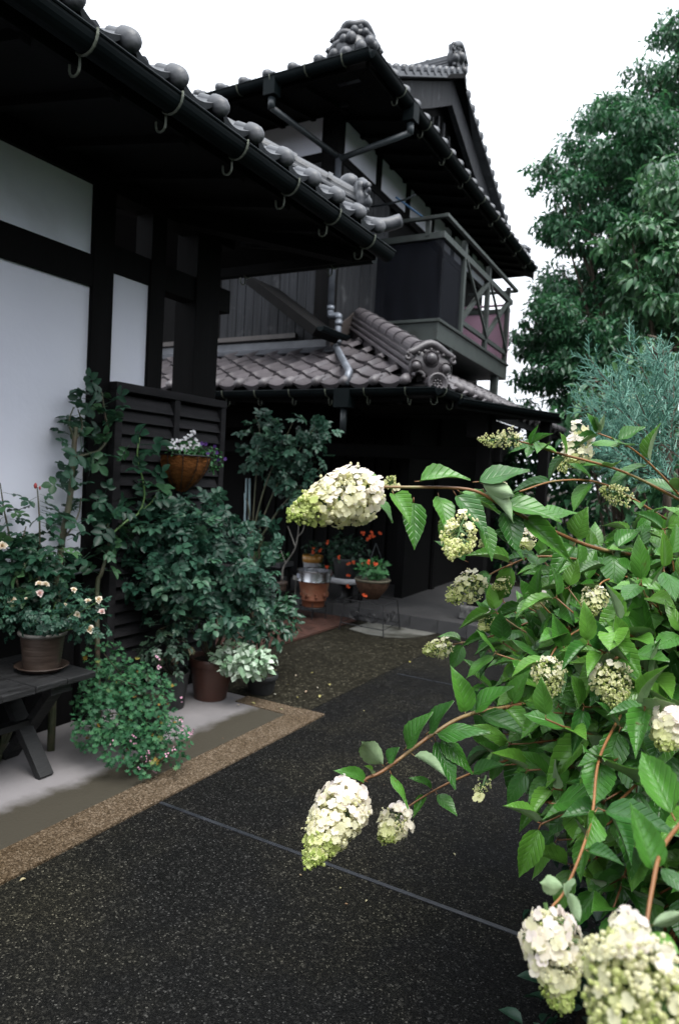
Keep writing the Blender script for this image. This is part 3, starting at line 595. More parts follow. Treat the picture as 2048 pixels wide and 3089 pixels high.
# porch roof
PX, PY, PZ = -2.27, 5.50, 2.285
def pxr(y): return PX+KX*.5*(y-PY)
hl = XC-PX                                        # width of the right hand slope
pr = hsheet('porch_roof', [[(-6.5,PY,PZ),(PX,PY,PZ),(XC,PY-hl,PZ-PITCH*hl),(XC,YH+.05,PZ+PITCH*(YH+.05-PY)),(-6.5,YH+.05,PZ+PITCH*(YH+.05-PY))],
    [(PX,PY,PZ),(pxr(11.5),11.5,PZ),(XC-.1,11.5,PZ-PITCH*hl),(XC,PY-hl,PZ-PITCH*hl)]], MT['wood'], house, th=.05)
lay(pr, (PX-.2-TW*13,PY-.04,PZ+.0), (1,0,0), (0,cs,sn), 13, 9, TW, TL, te_n, tm_n, lambda p: (PX-p[0]) > (p[1]-PY)+.14 and (p[1] < YH-.1 or p[0] > XC+.02))
lay(pr, (PX+.03,PY+.22,PZ+.0), nrm(V(KX*.5,1,0)), (-cs,0,sn), 19, 8, TW, TL, te_n, tm_n, lambda p: (p[1]-PY) > (PX-p[0])+.1 and p[0] > XC+.1)
ha = V(PX-.15,PY+.15,PZ+.07); hb = V(XC+.08,PY-hl-.08,PZ-PITCH*hl-.0)
ridge(pr, ha, hb, MT['tile'], base=.2, layers=3, lh=.052, capr=.085, name='hip_ridge', ncap=9)
ornament(pr, ha+V(.04,-.04,.14), (1,-1,.12), (0,0,1), .37, MT['tile'], disc=True)
gutter(house, (-6.4,PY-.07,PZ-.05), (PX+.06,PY-.07,PZ-.03), .05, side=(0,-1,0), brackets=9, bstart=.2)
gutter(house, (PX+.055,PY-.07,PZ-.03), (pxr(6.15)+.055,6.15,PZ-.03), .05, side=(1,0,0), brackets=2)
g = G(); g.bar((-6.5,PY+.03,PZ-.05), (PX-.02,PY+.03,PZ-.05), .03, .1); g.build('fascia', MT['wood'], house)
g = G(); g.bar((PX-.02,PY+.03,PZ-.05), (pxr(11.5)-.02,11.5,PZ-.05), .03, .1); g.build('fascia', MT['wood'], house)
hsheet('porch_soffit', [[(-6.5,PY+.03,PZ-.1),(PX-.04,PY+.03,PZ-.1),(PX-.04,YH+.4,PZ-.0),(-6.5,YH+.4,PZ-.0)]], MT['wood'], house, th=.02)
for k in range(13):
    x = -2.6-.36*k; g = G(); g.bar((x,PY+.05,PZ-.12), (x,YH+.2,PZ-.03), .05, .05); g.build('rafter', MT['wood'], house)
zf = PZ+PITCH*(YH-PY)
hbox('flashing', (-6.5,YH-.05,zf+.02), (XC+.06,YH-.014,zf+.13), MT['flash'])
hsheet('flashing', [[(-6.5,YH-.2,zf-.03),(XC+.2,YH-.2,zf-.03),(XC+.2,YH-.05,zf+.05),(-6.5,YH-.05,zf+.05)]], MT['flash'], house, th=.012)
g = G(); g.add([(XC+.03,YH-.06,zf+.03),(XC+.03,PY-hl,zf+.40),(XC+.03,PY-hl,zf+.62),(XC+.03,YH-.06,zf+.16),(XC+.05,YH-.06,zf+.03),(XC+.05,PY-hl,zf+.40),(XC+.05,PY-hl,zf+.62),(XC+.05,YH-.06,zf+.16)],
    [(4,5,6,7),(0,3,2,1),(3,7,6,2),(0,1,5,4)]); g.build('step_flashing', MT['brownflash'], house)
g = G(); g.bar((-6.5,YH-.07,zf+.16), (XC-.35,YH-.07,zf+.18), .05, .05); g.build('wall_rail', MT['brownflash'], house)
# ground floor: recessed dark entrance
hbox('entrance_wall', (-11,8.3,.1), (-3.3,8.4,2.4), MT['wood'], bevel=0)
for k in range(14): hbox('lattice_bar', (-6.2+.22*k,8.27,.13), (-6.17+.22*k,8.302,2.2), MT['wood'])
g = G(); g.add([(-3.3,7.4,.0),(-3.5,12.5,.0),(-3.5,12.5,2.5),(-3.3,7.4,2.5),(-3.4,7.4,.0),(-3.6,12.5,.0),(-3.6,12.5,2.5),(-3.4,7.4,2.5)], [(0,1,2,3),(4,7,6,5),(0,3,7,4),(1,5,6,2),(3,2,6,7)]); g.build('side_wall', MT['wood'], house)
hbox('lintel', (-6.5,6.88,1.72), (-2.1,6.98,1.86), MT['wood'])
hbox('lintel', (-6.5,6.88,2.18), (-2.1,7.0,2.30), MT['wood'])
pp = hbox('porch_post', (-2.31,6.78,.25), (-2.17,6.92,2.2), MT['wood'])
g = G(); g.box((-2.37,6.72,.128), (-2.11,6.98,.27)); sb_ = g.build('post_base', MT['stone'], house, bevel=.02)
g = G(); g.box((-2.4,6.70,1.95), (-2.2,7.0,2.2)); g.build('post_head', MT['louvre'], house)
# drain pipes
def jpt(px, py, y): return aty(px, py, y)
J = V(XC+.07, YH-.07, 4.72)
dp = G(); A = V(-4.18,UY0-.07,UZ-.1); dp.box(A+V(-.065,-.06,-.09), A+V(.065,.05,.1)); dp.build('hopper', MT['gutter'], house)
B = V(ux(6.62)+.065,6.62,UZ-.1); dp = G(); dp.box(B+V(-.06,-.065,-.09), B+V(.06,.065,.1)); dp.build('hopper', MT['gutter'], house)
dp = G(); dp.tube([A-V(0,0,.1),A-V(0,0,.2)], .036, 12); dp.tube([A-V(0,0,.19),J+V(0,0,.12)], .030, 12); dp.build('drain_pipe', MT['pipe_dark'], house, smooth=True)
dp = G(); dp.tube([B-V(0,0,.1),B-V(0,0,.2)], .036, 12); dp.tube([B-V(0,0,.19),J+V(0,0,.10)], .030, 12); dp.build('drain_pipe', MT['pipe_dark'], house, smooth=True)
dp = G(); E0 = V(J[0],J[1],3.25); hb_ = PY-.07
E1 = E0+V(.12,-.02,-.1); E2 = E1+V(0,0,-.27); E4 = aty(797,893,hb_); E3 = E2*.5+E4*.5+V(0,0,.05); HX = E4[0]
dp.tube([J+V(0,0,.14), E0], .034, 12); dp.tube(spline([E0, E0+V(.01,0,-.06), E1+V(-.01,0,.03), E1], 4), .037, 12); dp.tube([E1, E2], .034, 12)
dp.tube([E2, E2+V(.0,-.03,-.03), E4+V(0,.06,.14), E4+V(0,0,.02)], .034, 12)
for q in (J+V(0,0,-.85), E0+V(0,0,.02), E1+V(0,0,-.05), E2+V(0,0,.02)): dp.tube([q+V(0,0,.025), q-V(0,0,.025)], .041, 12)
dp.build('drain_pipe', MT['pipe'], house, smooth=True)
dp = G(); H = V(HX,hb_,PZ-.06); dp.box(H+V(-.075,-.065,-.13), H+V(.075,.065,.035)); dp.build('hopper', MT['gutter'], house)
dp = G(); dp.tube([H-V(0,0,.1),H-V(0,0,.36)], .03, 10); dp.build('drain_pipe', MT['pipe_dark'], house, smooth=True)
# balcony
BY0, BX, BY1 = 7.62, -3.15, 10.82
def bx(y): return BX+KX*(y-BY0)
g = G(); v = [(XC,BY0,3.11),(BX,BY0,3.11),(bx(BY1),BY1,3.11),(XC-.1,BY1,3.11)]
g.add(v+[(a,b,3.345) for a,b,c in v], [(0,3,2,1),(4,5,6,7),(0,1,5,4),(1,2,6,5),(2,3,7,6),(3,0,4,7)]); bal = g.build('balcony', MT['frame'], house, bevel=.006)
def brail(name, pts, w, h, m='frame'):
    for p, q in zip(pts[:-1], pts[1:]): g = G(); g.bar(p, q, w, h); g.build(name, MT[m], bal, bevel=.004)
zt = 4.29
brail('trim', [(XC,BY0-.012,3.335),(BX+.012,BY0-.012,3.335)], .03, .035); brail('trim', [(BX+.012,BY0-.02,3.336),(bx(BY1)+.012,BY1,3.336)], .03, .035)
brail('top_rail', [(XC,BY0,zt),(BX+.02,BY0,zt)], .06, .075); brail('top_rail', [(BX,BY0-.03,zt+.001),(bx(BY1),BY1,zt+.001)], .06, .075)
brail('upper_rail', [(XC,BY0-.06,zt+.19),(BX+.06,BY0-.06,zt+.19)], .05, .04); brail('upper_rail', [(BX+.06,BY0-.085,zt+.191),(bx(BY1)+.06,BY1+.07,zt+.191)], .05, .04)
brail('upper_rail', [(bx(BY1)+.06,BY1+.06,zt+.19),(XC,BY1+.06,zt+.19)], .05, .04)
for x in (-3.33,): g = G(); g.box((x-.025,BY0-.04,zt), (x+.025,BY0+.01,zt+.18)); g.build('rail_stub', MT['frame'], bal)
py_ = [8.42, 9.52, 10.62]
for y in py_:
    g = G(); g.box((bx(y)-.03,y-.035,3.34), (bx(y)+.03,y+.035,zt+.18)); g.build('post', MT['frame'], bal, bevel=.004)
g = G(); g.box((BX-.03,BY0,3.34), (BX+.005,BY0+.045,zt)); g.build('corner_post', MT['mesh'], bal)
g = G(); g.bar((bx(py_[0]),py_[0],3.49), (bx(py_[2]),py_[2],3.49), .04, .06); g.build('bottom_rail', MT['frame'], bal, bevel=.004)
for a, b in ((0,1),(1,2)):
    for z0, z1, off in ((3.5,zt-.03,.0),(zt-.03,3.5,.03)):
        g = G(); g.bar((bx(py_[a])+off,py_[a],z0), (bx(py_[b])+off,py_[b],z1), .03 if off else .05, .03 if off else .05, up=(1,0,0)); g.build('brace', MT['frame'], bal)
g = G(); g.box((XC+.02,BY0+.01,3.345), (BX-.03,BY0+.025,zt-.03)); g.build('screen_cloth', MT['mesh'], bal)
g = G(); g.add([(BX-.01,BY0+.04,3.35),(bx(py_[0])-.01,py_[0],3.35),(bx(py_[0])-.01,py_[0],zt-.03),(BX-.01,BY0+.04,zt-.03)], [(0,1,2,3)]); g.build('screen_cloth', MT['mesh'], bal)
g = G(); g.box((bx(BY1)-.85,BY1-.03,3.30), (bx(BY1)-.0,BY1-.01,4.14)); g.build('end_panel', MT['mauve'], bal, label='mauve end panel of the balcony')
brail('end_rail', [(bx(BY1)-.85,BY1-.02,4.17),(bx(BY1),BY1-.02,4.17)], .04, .07); brail('end_rail', [(bx(BY1)-.85,BY1-.02,4.26),(bx(BY1),BY1-.02,4.26)], .04, .03, 'mauve')
for y in (8.2, 10.4): g = G(); g.box((bx(y)-.12,y-.05,2.5), (bx(y)-.02,y+.05,3.12)); g.build('support_post', MT['frame'], bal)
g = G(); path = spline([(XC+.05,7.35,4.62),(XC+.25,7.3,4.60),(XC+.5,7.3,4.62),(XC+.62,7.31,4.66)], 4); g.tube(path, .012, 8); g.build('clothes_pole_arm', MT['pipe_dark'], house)
g = G(); g.tube([aty(915,455,7.3), aty(985,507,8.1)], .011, 8); g.build('clothes_pole', surf('blue_pole', (.02,.07,.16), (.03,.1,.2), 5, .4, bump=0), house)
# shed canopy to the right of the porch
can = thing('side_canopy', (-2.2,6.0,0), 'low dark canopy running past the porch post towards the trees', 'canopy')
ca, cb = V(-2.24,5.88,2.19), V(-1.70,7.52,2.21)
g = G(); g.bar(ca, cb, .07, .10); g.build('edge_beam', MT['wood'], can); d_ = nrm(cb-ca); o_ = V(d_[1],-d_[0],0)
gutter(can, ca+o_*.06+V(0,0,.03), cb+o_*.06+V(0,0,.03), .045, side=tuple(o_), brackets=0)
hsheet('canopy_roof', [[ca-o_*.03+V(0,0,.03), cb-o_*.03+V(0,0,.03), cb-V(2.2,0,-.03), ca-V(1.0,0,-.03)]], MT['wood'], can, th=.04)
for q in (cb-V(.1,.1,0),): g = G(); g.box(q+V(-.05,-.05,-2.2), q+V(.05,.05,-.03)); g.build('post', MT['wood'], can)
# ------------------------------------------------------------------ foliage helpers
def blade(L=1., W=.5, fold=.15, droop=.2, n=6, k=2, peak=.42, wave=0., tip=1.0, two=False, thick=.0012, petiole=0., pw=.85, teeth=0.):
    """leaf blade along +Y; v along, u across"""
    g = G(); V_, UV = [], []
    a = peak/(1-peak)
    for i in range(n+1):
        v = i/n; w = (v**a*(1-v)**tip)/((peak**a)*((1-peak)**tip)) if 0 < v < 1 else 0.02
        w = max(w, .02)**pw*W/2*((1+teeth*(1 if i % 2 else -1)) if 0 < i < n else 1)
        for j in range(-k, k+1):
            u = j/k; z = fold*abs(u)*w*2-droop*L*v*v+wave*math.sin(v*9+u*2)*W*.5*abs(u)
            V_.append((u*w, petiole+v*L, z)); UV.append((u*(w/(W/2)), v+.001))
    c = 2*k+1; F = [(i*c+j, i*c+j+1, (i+1)*c+j+1, (i+1)*c+j) for i in range(n) for j in range(2*k)]
    V_ = np.array(V_); UV = np.array(UV); g.add(V_, F, 0, UV)
    if two: g.add(V_-V(0,0,thick), [f[::-1] for f in F], 1, UV)
    if petiole: g.tube([(0,-.0,0.004),(0,petiole*.5,.002),(0,petiole*1.02,0)], .0016, 4, mi=2 if two else 0)
    return g
def compound(ls, n=5, fold=.2, L=1.0, mix=0):
    """pinnate rose leaf with n leaflets"""
    g = G(); prs = (n-1)//2
    for q in range(n):
        b = blade(L*ls*random.uniform(.9,1.1), L*ls*random.uniform(.62,.74), fold*random.uniform(.5,1.5), random.uniform(.05,.3), 4, 1, .48, pw=.62)
        if q == n-1: y, a = .66*L, 0
        else: y, a = L*(.12+.44*(q//2+1)/prs), (1 if q % 2 else -1)*random.uniform(1.05,1.35)
        c, s_ = math.cos(-a), math.sin(-a); R_ = np.array([[c,-s_,0],[s_,c,0],[0,0,1]])
        g.add(b.v[0]@R_.T+V(0,y,random.uniform(-.02,.02)*L), b.f, 0, b.uv[0])
    g.tube([(0,0,0),(0,.66*L,0)], .012*L, 3, cap=False)
    return g
def lobed(r, lobes=5, cup=.25, depth=.3):
    g = G(); n = lobes*4; v = [(0,0,0)]; uv = [(.01,.01)]
    for i in range(n+1):
        t = -2.6+5.2*i/n; k = 1-depth*(.5-.5*math.cos(2*math.pi*i/4))
        rr = r*k*(1-.12*abs(t)/2.6); v.append((rr*math.sin(t), r*.3+rr*math.cos(t), cup*r*k*k-.1*r*random.random())); uv.append((.3,.5))
    g.add(v, [(0, i+1, i+2) for i in range(n)], 0, np.array(uv)); return g
class Kit:
    def __init__(s, gs, mats, name='leaf', smooth=True): s.gs = gs; s.mats = mats; s.name = name; s.me = [g.mesh(name, mats, smooth) for g in gs]
    def place(s, parent, Ms, nobj, stuff='foliage', near=True):
        """Ms: matrices. The nearest nobj become leaves of their own, the rest one mesh"""
        if near: Ms = sorted(Ms, key=lambda m: (m.translation-Vector(CAM)).length)
        for m in Ms[:nobj]: inst(s.name, random.choice(s.me), m, parent)
        rest = Ms[nobj:]
        if rest:
            G_ = G()
            for i, g in enumerate(s.gs):
                sub = [m for q, m in enumerate(rest) if q % len(s.gs) == i]
                if not sub: continue
                A = np.array([[list(r) for r in m] for m in sub]); v = np.concatenate(g.v); v1 = np.c_[v, np.ones(len(v))]
                out = np.einsum('kij,nj->kni', A, v1)[:, :, :3].reshape(-1, 3)
                F = np.array([list(f)+[-1]*(4-len(f)) for f in g.f if len(f) <= 4]); nv = len(v)
                allf = []
                for q in range(len(sub)): allf += [tuple(x+q*nv for x in f) for f in g.f]
                uv = np.concatenate(g.uv)
                G_.add(out, allf, 0, np.tile(uv, (len(sub), 1)), np.repeat(rng.random(len(sub))*.999+.0005, nv)); G_.mi[-len(allf):] = g.mi*len(sub)
            me = G_.mesh(stuff, s.mats, True); link(bpy.data.objects.new(stuff, me), parent, None, kind='stuff')
def rv(): v = rng.normal(size=3); return nrm(v)
def cloud(c, r, n, out=.8, droop=.25, size=1., jit=.25, shell=.35, up=.7, zmin=None, face=0.0):
    """n leaf matrices spread through an ellipsoid, growing outward"""
    Ms = []; c = V(*c); r = V(*r); tocam = nrm(CAM-c)
    while len(Ms) < n:
        d = rv(); k = (shell+(1-shell)*rng.random()) if rng.random() < .85 else rng.random(); k = k**.6
        p = c+d*r*k
        if zmin is not None and p[2] < zmin: continue
        dirv = nrm(d*out+rv()*.7+V(0,0,-droop)); upv = nrm(V(0,0,up)+d*.5+rv()*.4+tocam*face)
        Ms.append(orient(p, dirv, upv, size*(1+jit*(rng.random()*2-1))))
    return Ms
def along(path, n, out=.9, size=1., t0=.2, t1=1., droop=.2, jit=.25, spread=.02):
    P = np.asarray(path); Ms = []
    for i in range(n):
        t = t0+(t1-t0)*(i+rng.random()*.6)/n; k = min(int(t*(len(P)-1)), len(P)-2); p = P[k]+(P[k+1]-P[k])*(t*(len(P)-1)-k); T = nrm(P[k+1]-P[k])
        side = nrm(np.cross(T, rv())); dv = nrm(side*out+T*.35+V(0,0,-droop)); Ms.append(orient(p+side*spread*rng.random(), dv, V(0,0,1)+rv()*.5+nrm(CAM-p)*.35, size*(1+jit*(rng.random()*2-1))))
    return Ms
def stems(parent, base, tips, r0, m, name='stem', bend=.1, joined=True):
    g = G()
    for t in tips:
        t = V(*t); b = V(*base)+rv()*V(.03,.03,0); mid = (b+t)/2+rv()*bend*np.linalg.norm(t-b); path = spline([b, mid, t], 5)
        g.tube(path, np.linspace(r0, r0*.4, len(path)), 5, cap=False)
    return g.build(name, m, parent, smooth=True)
def pot(parent, c, r_top, r_bot, h, m, rim=.012, rimh=.03, name='pot', m2=None, lip=True):
    g = G(); t = .01
    prof = [(0,.004),(r_bot*.96,0),(r_bot,.008),(r_top-rim*.6,h-rimh)]
    if lip: prof += [(r_top+rim*.2,h-rimh+.002),(r_top+rim*.3,h-.006),(r_top,h)]
    else: prof += [(r_top,h)]
    prof += [(r_top-t,h-.002),(r_top-t*1.3,h-.03),(0,h-.035)]
    g.lathe(prof, c, 32); o = g.build(name, m, parent, smooth=True)
    e = o.modifiers.new('edge', 'EDGE_SPLIT'); e.split_angle = math.radians(40)
    s = G(); s.lathe([(0,h-.028),(r_top-t*1.2,h-.03)], c, 20); s.build('soil', MT['soil'], parent)
    return o
def rosette(r, n=16, tight=.5):
    g = G()
    for i in range(n):
        k = i/n; b = blade(r*(.45+.6*k), r*(.5+.5*k), .5, -.35+.5*k, 3, 1, .6)
        tilt = 1.35-1.25*k; a = i*2.4; ct, st = math.cos(tilt), math.sin(tilt); v = b.v[0]; v = np.c_[v[:,0], v[:,1]*ct-v[:,2]*st, v[:,1]*st+v[:,2]*ct]
        ca_, sa = math.cos(a), math.sin(a); v = np.c_[v[:,0]*ca_-v[:,1]*sa, v[:,0]*sa+v[:,1]*ca_, v[:,2]]
        g.add(v, b.f, 0, None, at=.05+.9*k)
    return g
def five(r, n=5, cup=.3, w=.8, at0=.1, at1=.9):
    g = G()
    for i in range(n):
        b = blade(r, r*w, .2, -cup, 3, 1, .6); a = 2*math.pi*i/n+random.uniform(-.1,.1); ca_, sa = math.cos(a), math.sin(a); v = b.v[0]
        g.add(np.c_[v[:,0]*ca_-v[:,1]*sa, v[:,0]*sa+v[:,1]*ca_, v[:,2]], b.f, 0, None, at=at0+(at1-at0)*b.uv[0][:,1])
    return g

LM = {}
LM['hydt'] = leafmat('hydrangea_leaf', [(0,(.024,.105,.016)),(.35,(.045,.16,.021)),(.7,(.07,.21,.027)),(1,(.115,.275,.036))], .33, .28, vein=.4, spec=.5, spots=.7)
LM['hydb'] = leafmat('hydrangea_leaf_underside', [(0,(.22,.32,.17)),(1,(.32,.42,.25))], .6, .22, vein=.15)
LM['rose'] = leafmat('rose_leaf', [(0,(.008,.032,.02)),(.6,(.018,.06,.038)),(.9,(.04,.105,.064)),(1,(.06,.14,.08))], .42, .15, spec=.3)
LM['roseold'] = leafmat('rose_leaf_reddish', [(0,(.018,.045,.028)),(.7,(.03,.06,.035)),(.85,(.06,.06,.03)),(1,(.07,.035,.025))], .45, .12)
LM['rosey'] = leafmat('yellowing_rose_leaf', [(0,(.04,.085,.025)),(.5,(.08,.13,.03)),(1,(.19,.17,.04))], .45, .2)
LM['climb'] = leafmat('climbing_rose_leaf', [(0,(.010,.038,.022)),(.8,(.02,.066,.036)),(1,(.055,.13,.05))], .4, .15, spec=.3)
LM['dark'] = leafmat('dark_shrub_leaf', [(0,(.010,.035,.020)),(.7,(.018,.055,.03)),(1,(.028,.08,.04))], .4, .12)
LM['pel'] = leafmat('geranium_leaf', [(0,(.016,.07,.03)),(.5,(.026,.10,.042)),(.975,(.045,.14,.055)),(.985,(.22,.15,.02)),(1,(.16,.06,.02))], .55, .18, spec=.25)
LM['varieg'] = leafmat('silver_leaf', [(0,(.14,.26,.14)),(.5,(.3,.42,.29)),(1,(.55,.62,.53))], .6, .2)
LM['tree'] = leafmat('tree_leaf', [(0,(.012,.05,.024)),(.6,(.024,.09,.04)),(1,(.05,.15,.065))], .4, .25, spec=.35)
LM['tree2'] = leafmat('glossy_tree_leaf', [(0,(.02,.07,.03)),(.6,(.04,.12,.05)),(1,(.085,.2,.08))], .35, .25)
LM['conifer'] = leafmat('blue_conifer', [(0,(.06,.17,.13)),(.6,(.11,.26,.20)),(1,(.19,.36,.28))], .6, .1)
LM['seed'] = leafmat('seedling_leaf', [(0,(.03,.12,.04)),(1,(.06,.2,.07))], .5, .2)
LM['fallen'] = leafmat('fallen_leaf', [(0,(.25,.22,.06)),(.5,(.3,.28,.16)),(.8,(.26,.12,.05)),(1,(.33,.33,.28))], .6, .1)
PM = {}
PM['hyd'] = petalmat('hydrangea_floret', [(0,(.22,.36,.05)),(.3,(.46,.55,.15)),(.6,(.74,.74,.40)),(.85,(.86,.82,.64)),(1,(.90,.81,.78))], .5)
PM['rosew'] = petalmat('cream_rose', [(0,(.62,.42,.2)),(.4,(.78,.68,.5)),(1,(.82,.76,.68))], .25)
PM['pinkrose'] = petalmat('blush_rose', [(0,(.75,.45,.4)),(.5,(.8,.62,.58)),(1,(.82,.72,.7))], .25)
PM['orange'] = petalmat('orange_petal', [(0,(.6,.06,.01)),(1,(.75,.12,.03))], .25)
PM['pink'] = petalmat('pink_petal', [(0,(.55,.22,.34)),(1,(.7,.45,.56))], .25)
PM['white'] = petalmat('white_petal', [(0,(.7,.68,.5)),(.3,(.8,.79,.82)),(1,(.82,.81,.86))], .25)
PM['purple'] = petalmat('violet_petal', [(0,(.10,.03,.2)),(1,(.12,.05,.28))], .2)
PM['redbud'] = petalmat('red_bud', [(0,(.25,.03,.03)),(1,(.35,.05,.05))], .1)

K_hyd = Kit([blade(.125*l, .06*w, f, d, 14, 2, pk, wv, 1.25, True, petiole=.014, pw=.95, teeth=.035) for l, w, f, d, pk, wv in
    ((1,1,.3,.12,.40,.05),(1.05,1.1,.18,.22,.42,.10),(.95,.95,.5,.15,.38,.05),(1,1.05,.35,.32,.42,.10),(1.1,.88,.6,.24,.38,.06),(.9,1.12,.12,.08,.43,.08),(1,1,-.1,.28,.40,.10),(1.08,.8,.75,.1,.38,.04),(.85,1.2,.25,-.08,.44,.1))], [LM['hydt'], LM['hydb'], MT['hydstem']])
K_rose = Kit([compound(.34, 5, .25, 1.) for _ in range(5)]+[compound(.31, 7, .2, 1.) for _ in range(3)], LM['rose'])
K_rosey = Kit([compound(.34, 5, .25, 1.) for _ in range(3)], LM['rosey'])
K_roseold = Kit([compound(.34, 5, .25, 1.) for _ in range(4)], LM['roseold'])
K_climb = Kit([compound(.46, 3, .25, 1.) for _ in range(3)]+[compound(.38, 5, .25, 1.) for _ in range(3)], LM['climb'])
K_ov = Kit([blade(1, random.uniform(.5,.62), random.uniform(.1,.4), random.uniform(.1,.35), 4, 1, .45) for _ in range(5)], LM['dark'])
K_pel = Kit([lobed(1, random.choice((5,6,7)), random.uniform(.1,.5), random.uniform(.4,.6)) for _ in range(5)], LM['pel'])
K_var = Kit([blade(1, .75, .2, random.uniform(0,.3), 3, 1, .5) for _ in range(4)], LM['varieg'])
K_tree = Kit([blade(1, .4, .2, random.uniform(.1,.4), 2, 1, .45) for _ in range(4)], LM['tree'])
K_tree2 = Kit([blade(1, .42, .3, random.uniform(.2,.5), 3, 1, .45) for _ in range(4)], LM['tree2'])
K_shrub = Kit([blade(1, .48, .3, random.uniform(.1,.4), 3, 1, .45) for _ in range(4)], LM['tree2'])
K_seed = Kit([blade(1, .6, .2, .2, 3, 1, .45) for _ in range(3)], LM['seed'])
#@@TREES@@
# ================================================================== trees beyond
def blobs_tree(name, label, root, trunk_h, trunk_r, blobs, kit, leaf, dens, group=None):
    t = thing(name, root, label, 'tree', group); root = V(*root); Ms = []
    g = G(); top = root+V(0,0,trunk_h); path = spline([root, root+V(.1,.05,trunk_h*.5), top], 6); g.tube(path, np.linspace(trunk_r, trunk_r*.55, len(path)), 10)
    g.build('trunk', MT['bark'], t, smooth=True)
    b = G()
    for c, r in blobs:
        c = V(*c); st = root+V(0,0,trunk_h*random.uniform(.35,1)); path = spline([st, (st+c)/2+V(0,0,.25*r), c], 5); b.tube(path, np.linspace(trunk_r*.25, .012, len(path)), 6, cap=False)
        for q in range(int(10*r+5)):                                   # sprays of leaves on twigs
            d = rv(); d[2] = d[2]*.9+.15; e = c+nrm(d)*r*random.uniform(.55,1.05)*V(1,1,.85)
            tw = spline([c+(e-c)*.3, c+(e-c)*.7+V(0,0,.06*r), e], 4); b.tube(tw, np.linspace(.012,.004,len(tw)), 3, cap=False)
            rs = random.uniform(.22,.36)*min(1, r*1.1)
            Ms += cloud(e+V(0,0,-.05), (rs*1.25,rs*1.25,rs*.75), int(dens*rs*rs), .5, .55, leaf, .35, .2, .8)
    b.build('limbs', MT['bark'], t, smooth=True)
    kit.place(t, Ms, 0, 'crown', near=False); return t
B1 = [((1330,430),1.0,13),((1270,400),.45,13),((1420,330),1.1,13.5),((1500,230),1.0,13.5),((1560,150),.8,14),((1600,60),.7,14),((1300,520),.5,13),((1400,480),1.0,14),((1480,420),1.2,14.5),
      ((1265,690),.55,13),((1330,660),.8,13.5),((1420,640),1.1,14),((1250,760),.55,12.5),((1300,800),.8,13),((1400,780),1.1,13.5),((1245,850),.5,12.5),((1300,900),.75,12.5),((1390,900),.9,13),((1480,750),1.2,14),((1560,800),1.2,14),((1600,350),1.2,14),((1620,560),1.3,14),((1410,560),.9,12.6),((1480,640),.95,12.6),((1360,730),.8,12.5),((1440,850),.95,12.4),((1540,660),1.0,12.6),((1500,330),.9,12.8),((1330,960),.6,12.4)]
blobs_tree('broadleaf_tree', 'tall dark broadleaf tree rising behind the balcony', atz(1440,1085,.0)*0+V(*(at(1440,1000,13.5)*V(1,1,0))), 4.6, .2, [(at(*p, d), r) for p, r, d in B1], K_tree, .125, 2400)
B2 = [((1500,520),.55,9),((1560,440),.6,9.2),((1460,560),.4,8.8),((1530,620),.6,9),((1490,680),.45,9),((1580,700),.6,9),((1600,560),.7,9.3),((1590,800),.6,9)]
blobs_tree('glossy_tree', 'bright glossy leaved tree overlapping the tall dark one', at(1590,1000,9.2)*V(1,1,0), 3.2, .12, [(at(*p, d), r) for p, r, d in B2], K_tree2, .13, 1900)
B3 = [((1385,880),.22,6.2),((1375,930),.28,6.2),((1420,945),.3,6.3),((1350,960),.2,6.1),((1470,900),.3,6.5),((1440,870),.25,6.4),((1550,800),.3,6.5),((1560,880),.35,6.5),((1440,1010),.3,6.0),((1500,1040),.35,6.0),((1400,1040),.3,6.0),((1560,1060),.35,6.0),((1350,1060),.28,6.2),((1480,1110),.35,5.8)]
blobs_tree('young_tree', 'young leafy tree with upright shoots behind the blue conifer', at(1440,1050,6.3)*V(1,1,0), 1.5, .04, [(at(*p, d), r) for p, r, d in B3], K_shrub, .11, 900)
# hedge closing the garden behind the porch
def hedge(name, label, a, b, h, n, kit, leaf, th=.5):
    t = thing(name, ((a[0]+b[0])/2,(a[1]+b[1])/2,0), label, 'hedge'); Ms = []; a = V(*a, 0); b = V(*b, 0); d = nrm(b-a); L = np.linalg.norm(b-a)
    g = G()
    for k in range(int(L/.4)):
        p = a+d*(k+.5)*.4; path = spline([p, p+rv()*.1+V(0,0,h*.4), p+rv()*.15*V(1,1,0)+V(0,0,h*.85)], 4); g.tube(path, np.linspace(.025,.008,len(path)), 5)
    g.build('stems', MT['bark'], t)
    for _ in range(n):
        u, v = rng.random(), rng.random(); top = h*(1+.1*math.sin(u*L*2.1)+.06*math.sin(u*L*5)); s_ = rng.normal()*.35
        p = a+d*u*L+V(-d[1],d[0],0)*s_*th+V(0,0,v**.8*top); Ms.append(orient(p, nrm(rv()+V(0,0,-.2)+nrm(CAM-p)*.4), V(0,0,1)+rv()*.5, leaf*random.uniform(.7,1.3)))
    kit.place(t, Ms, 0, 'foliage', near=False); return t
hedge('evergreen_hedge', 'dark evergreen hedge closing the garden beyond the canopy', (-5.5,12.4), (3.5,9.2), 2.6, 11000, Kit(K_ov.gs, LM['tree']), .15, .9)
hedge('evergreen_hedge', 'tall evergreen hedge added out of view on the right to block low sky light', (2.4,9.0), (2.8,-6.0), 4.2, 9000, Kit(K_ov.gs, LM['tree']), .24, 1.0)  # added outside the frame, tall enough to keep low sky off the wing wall
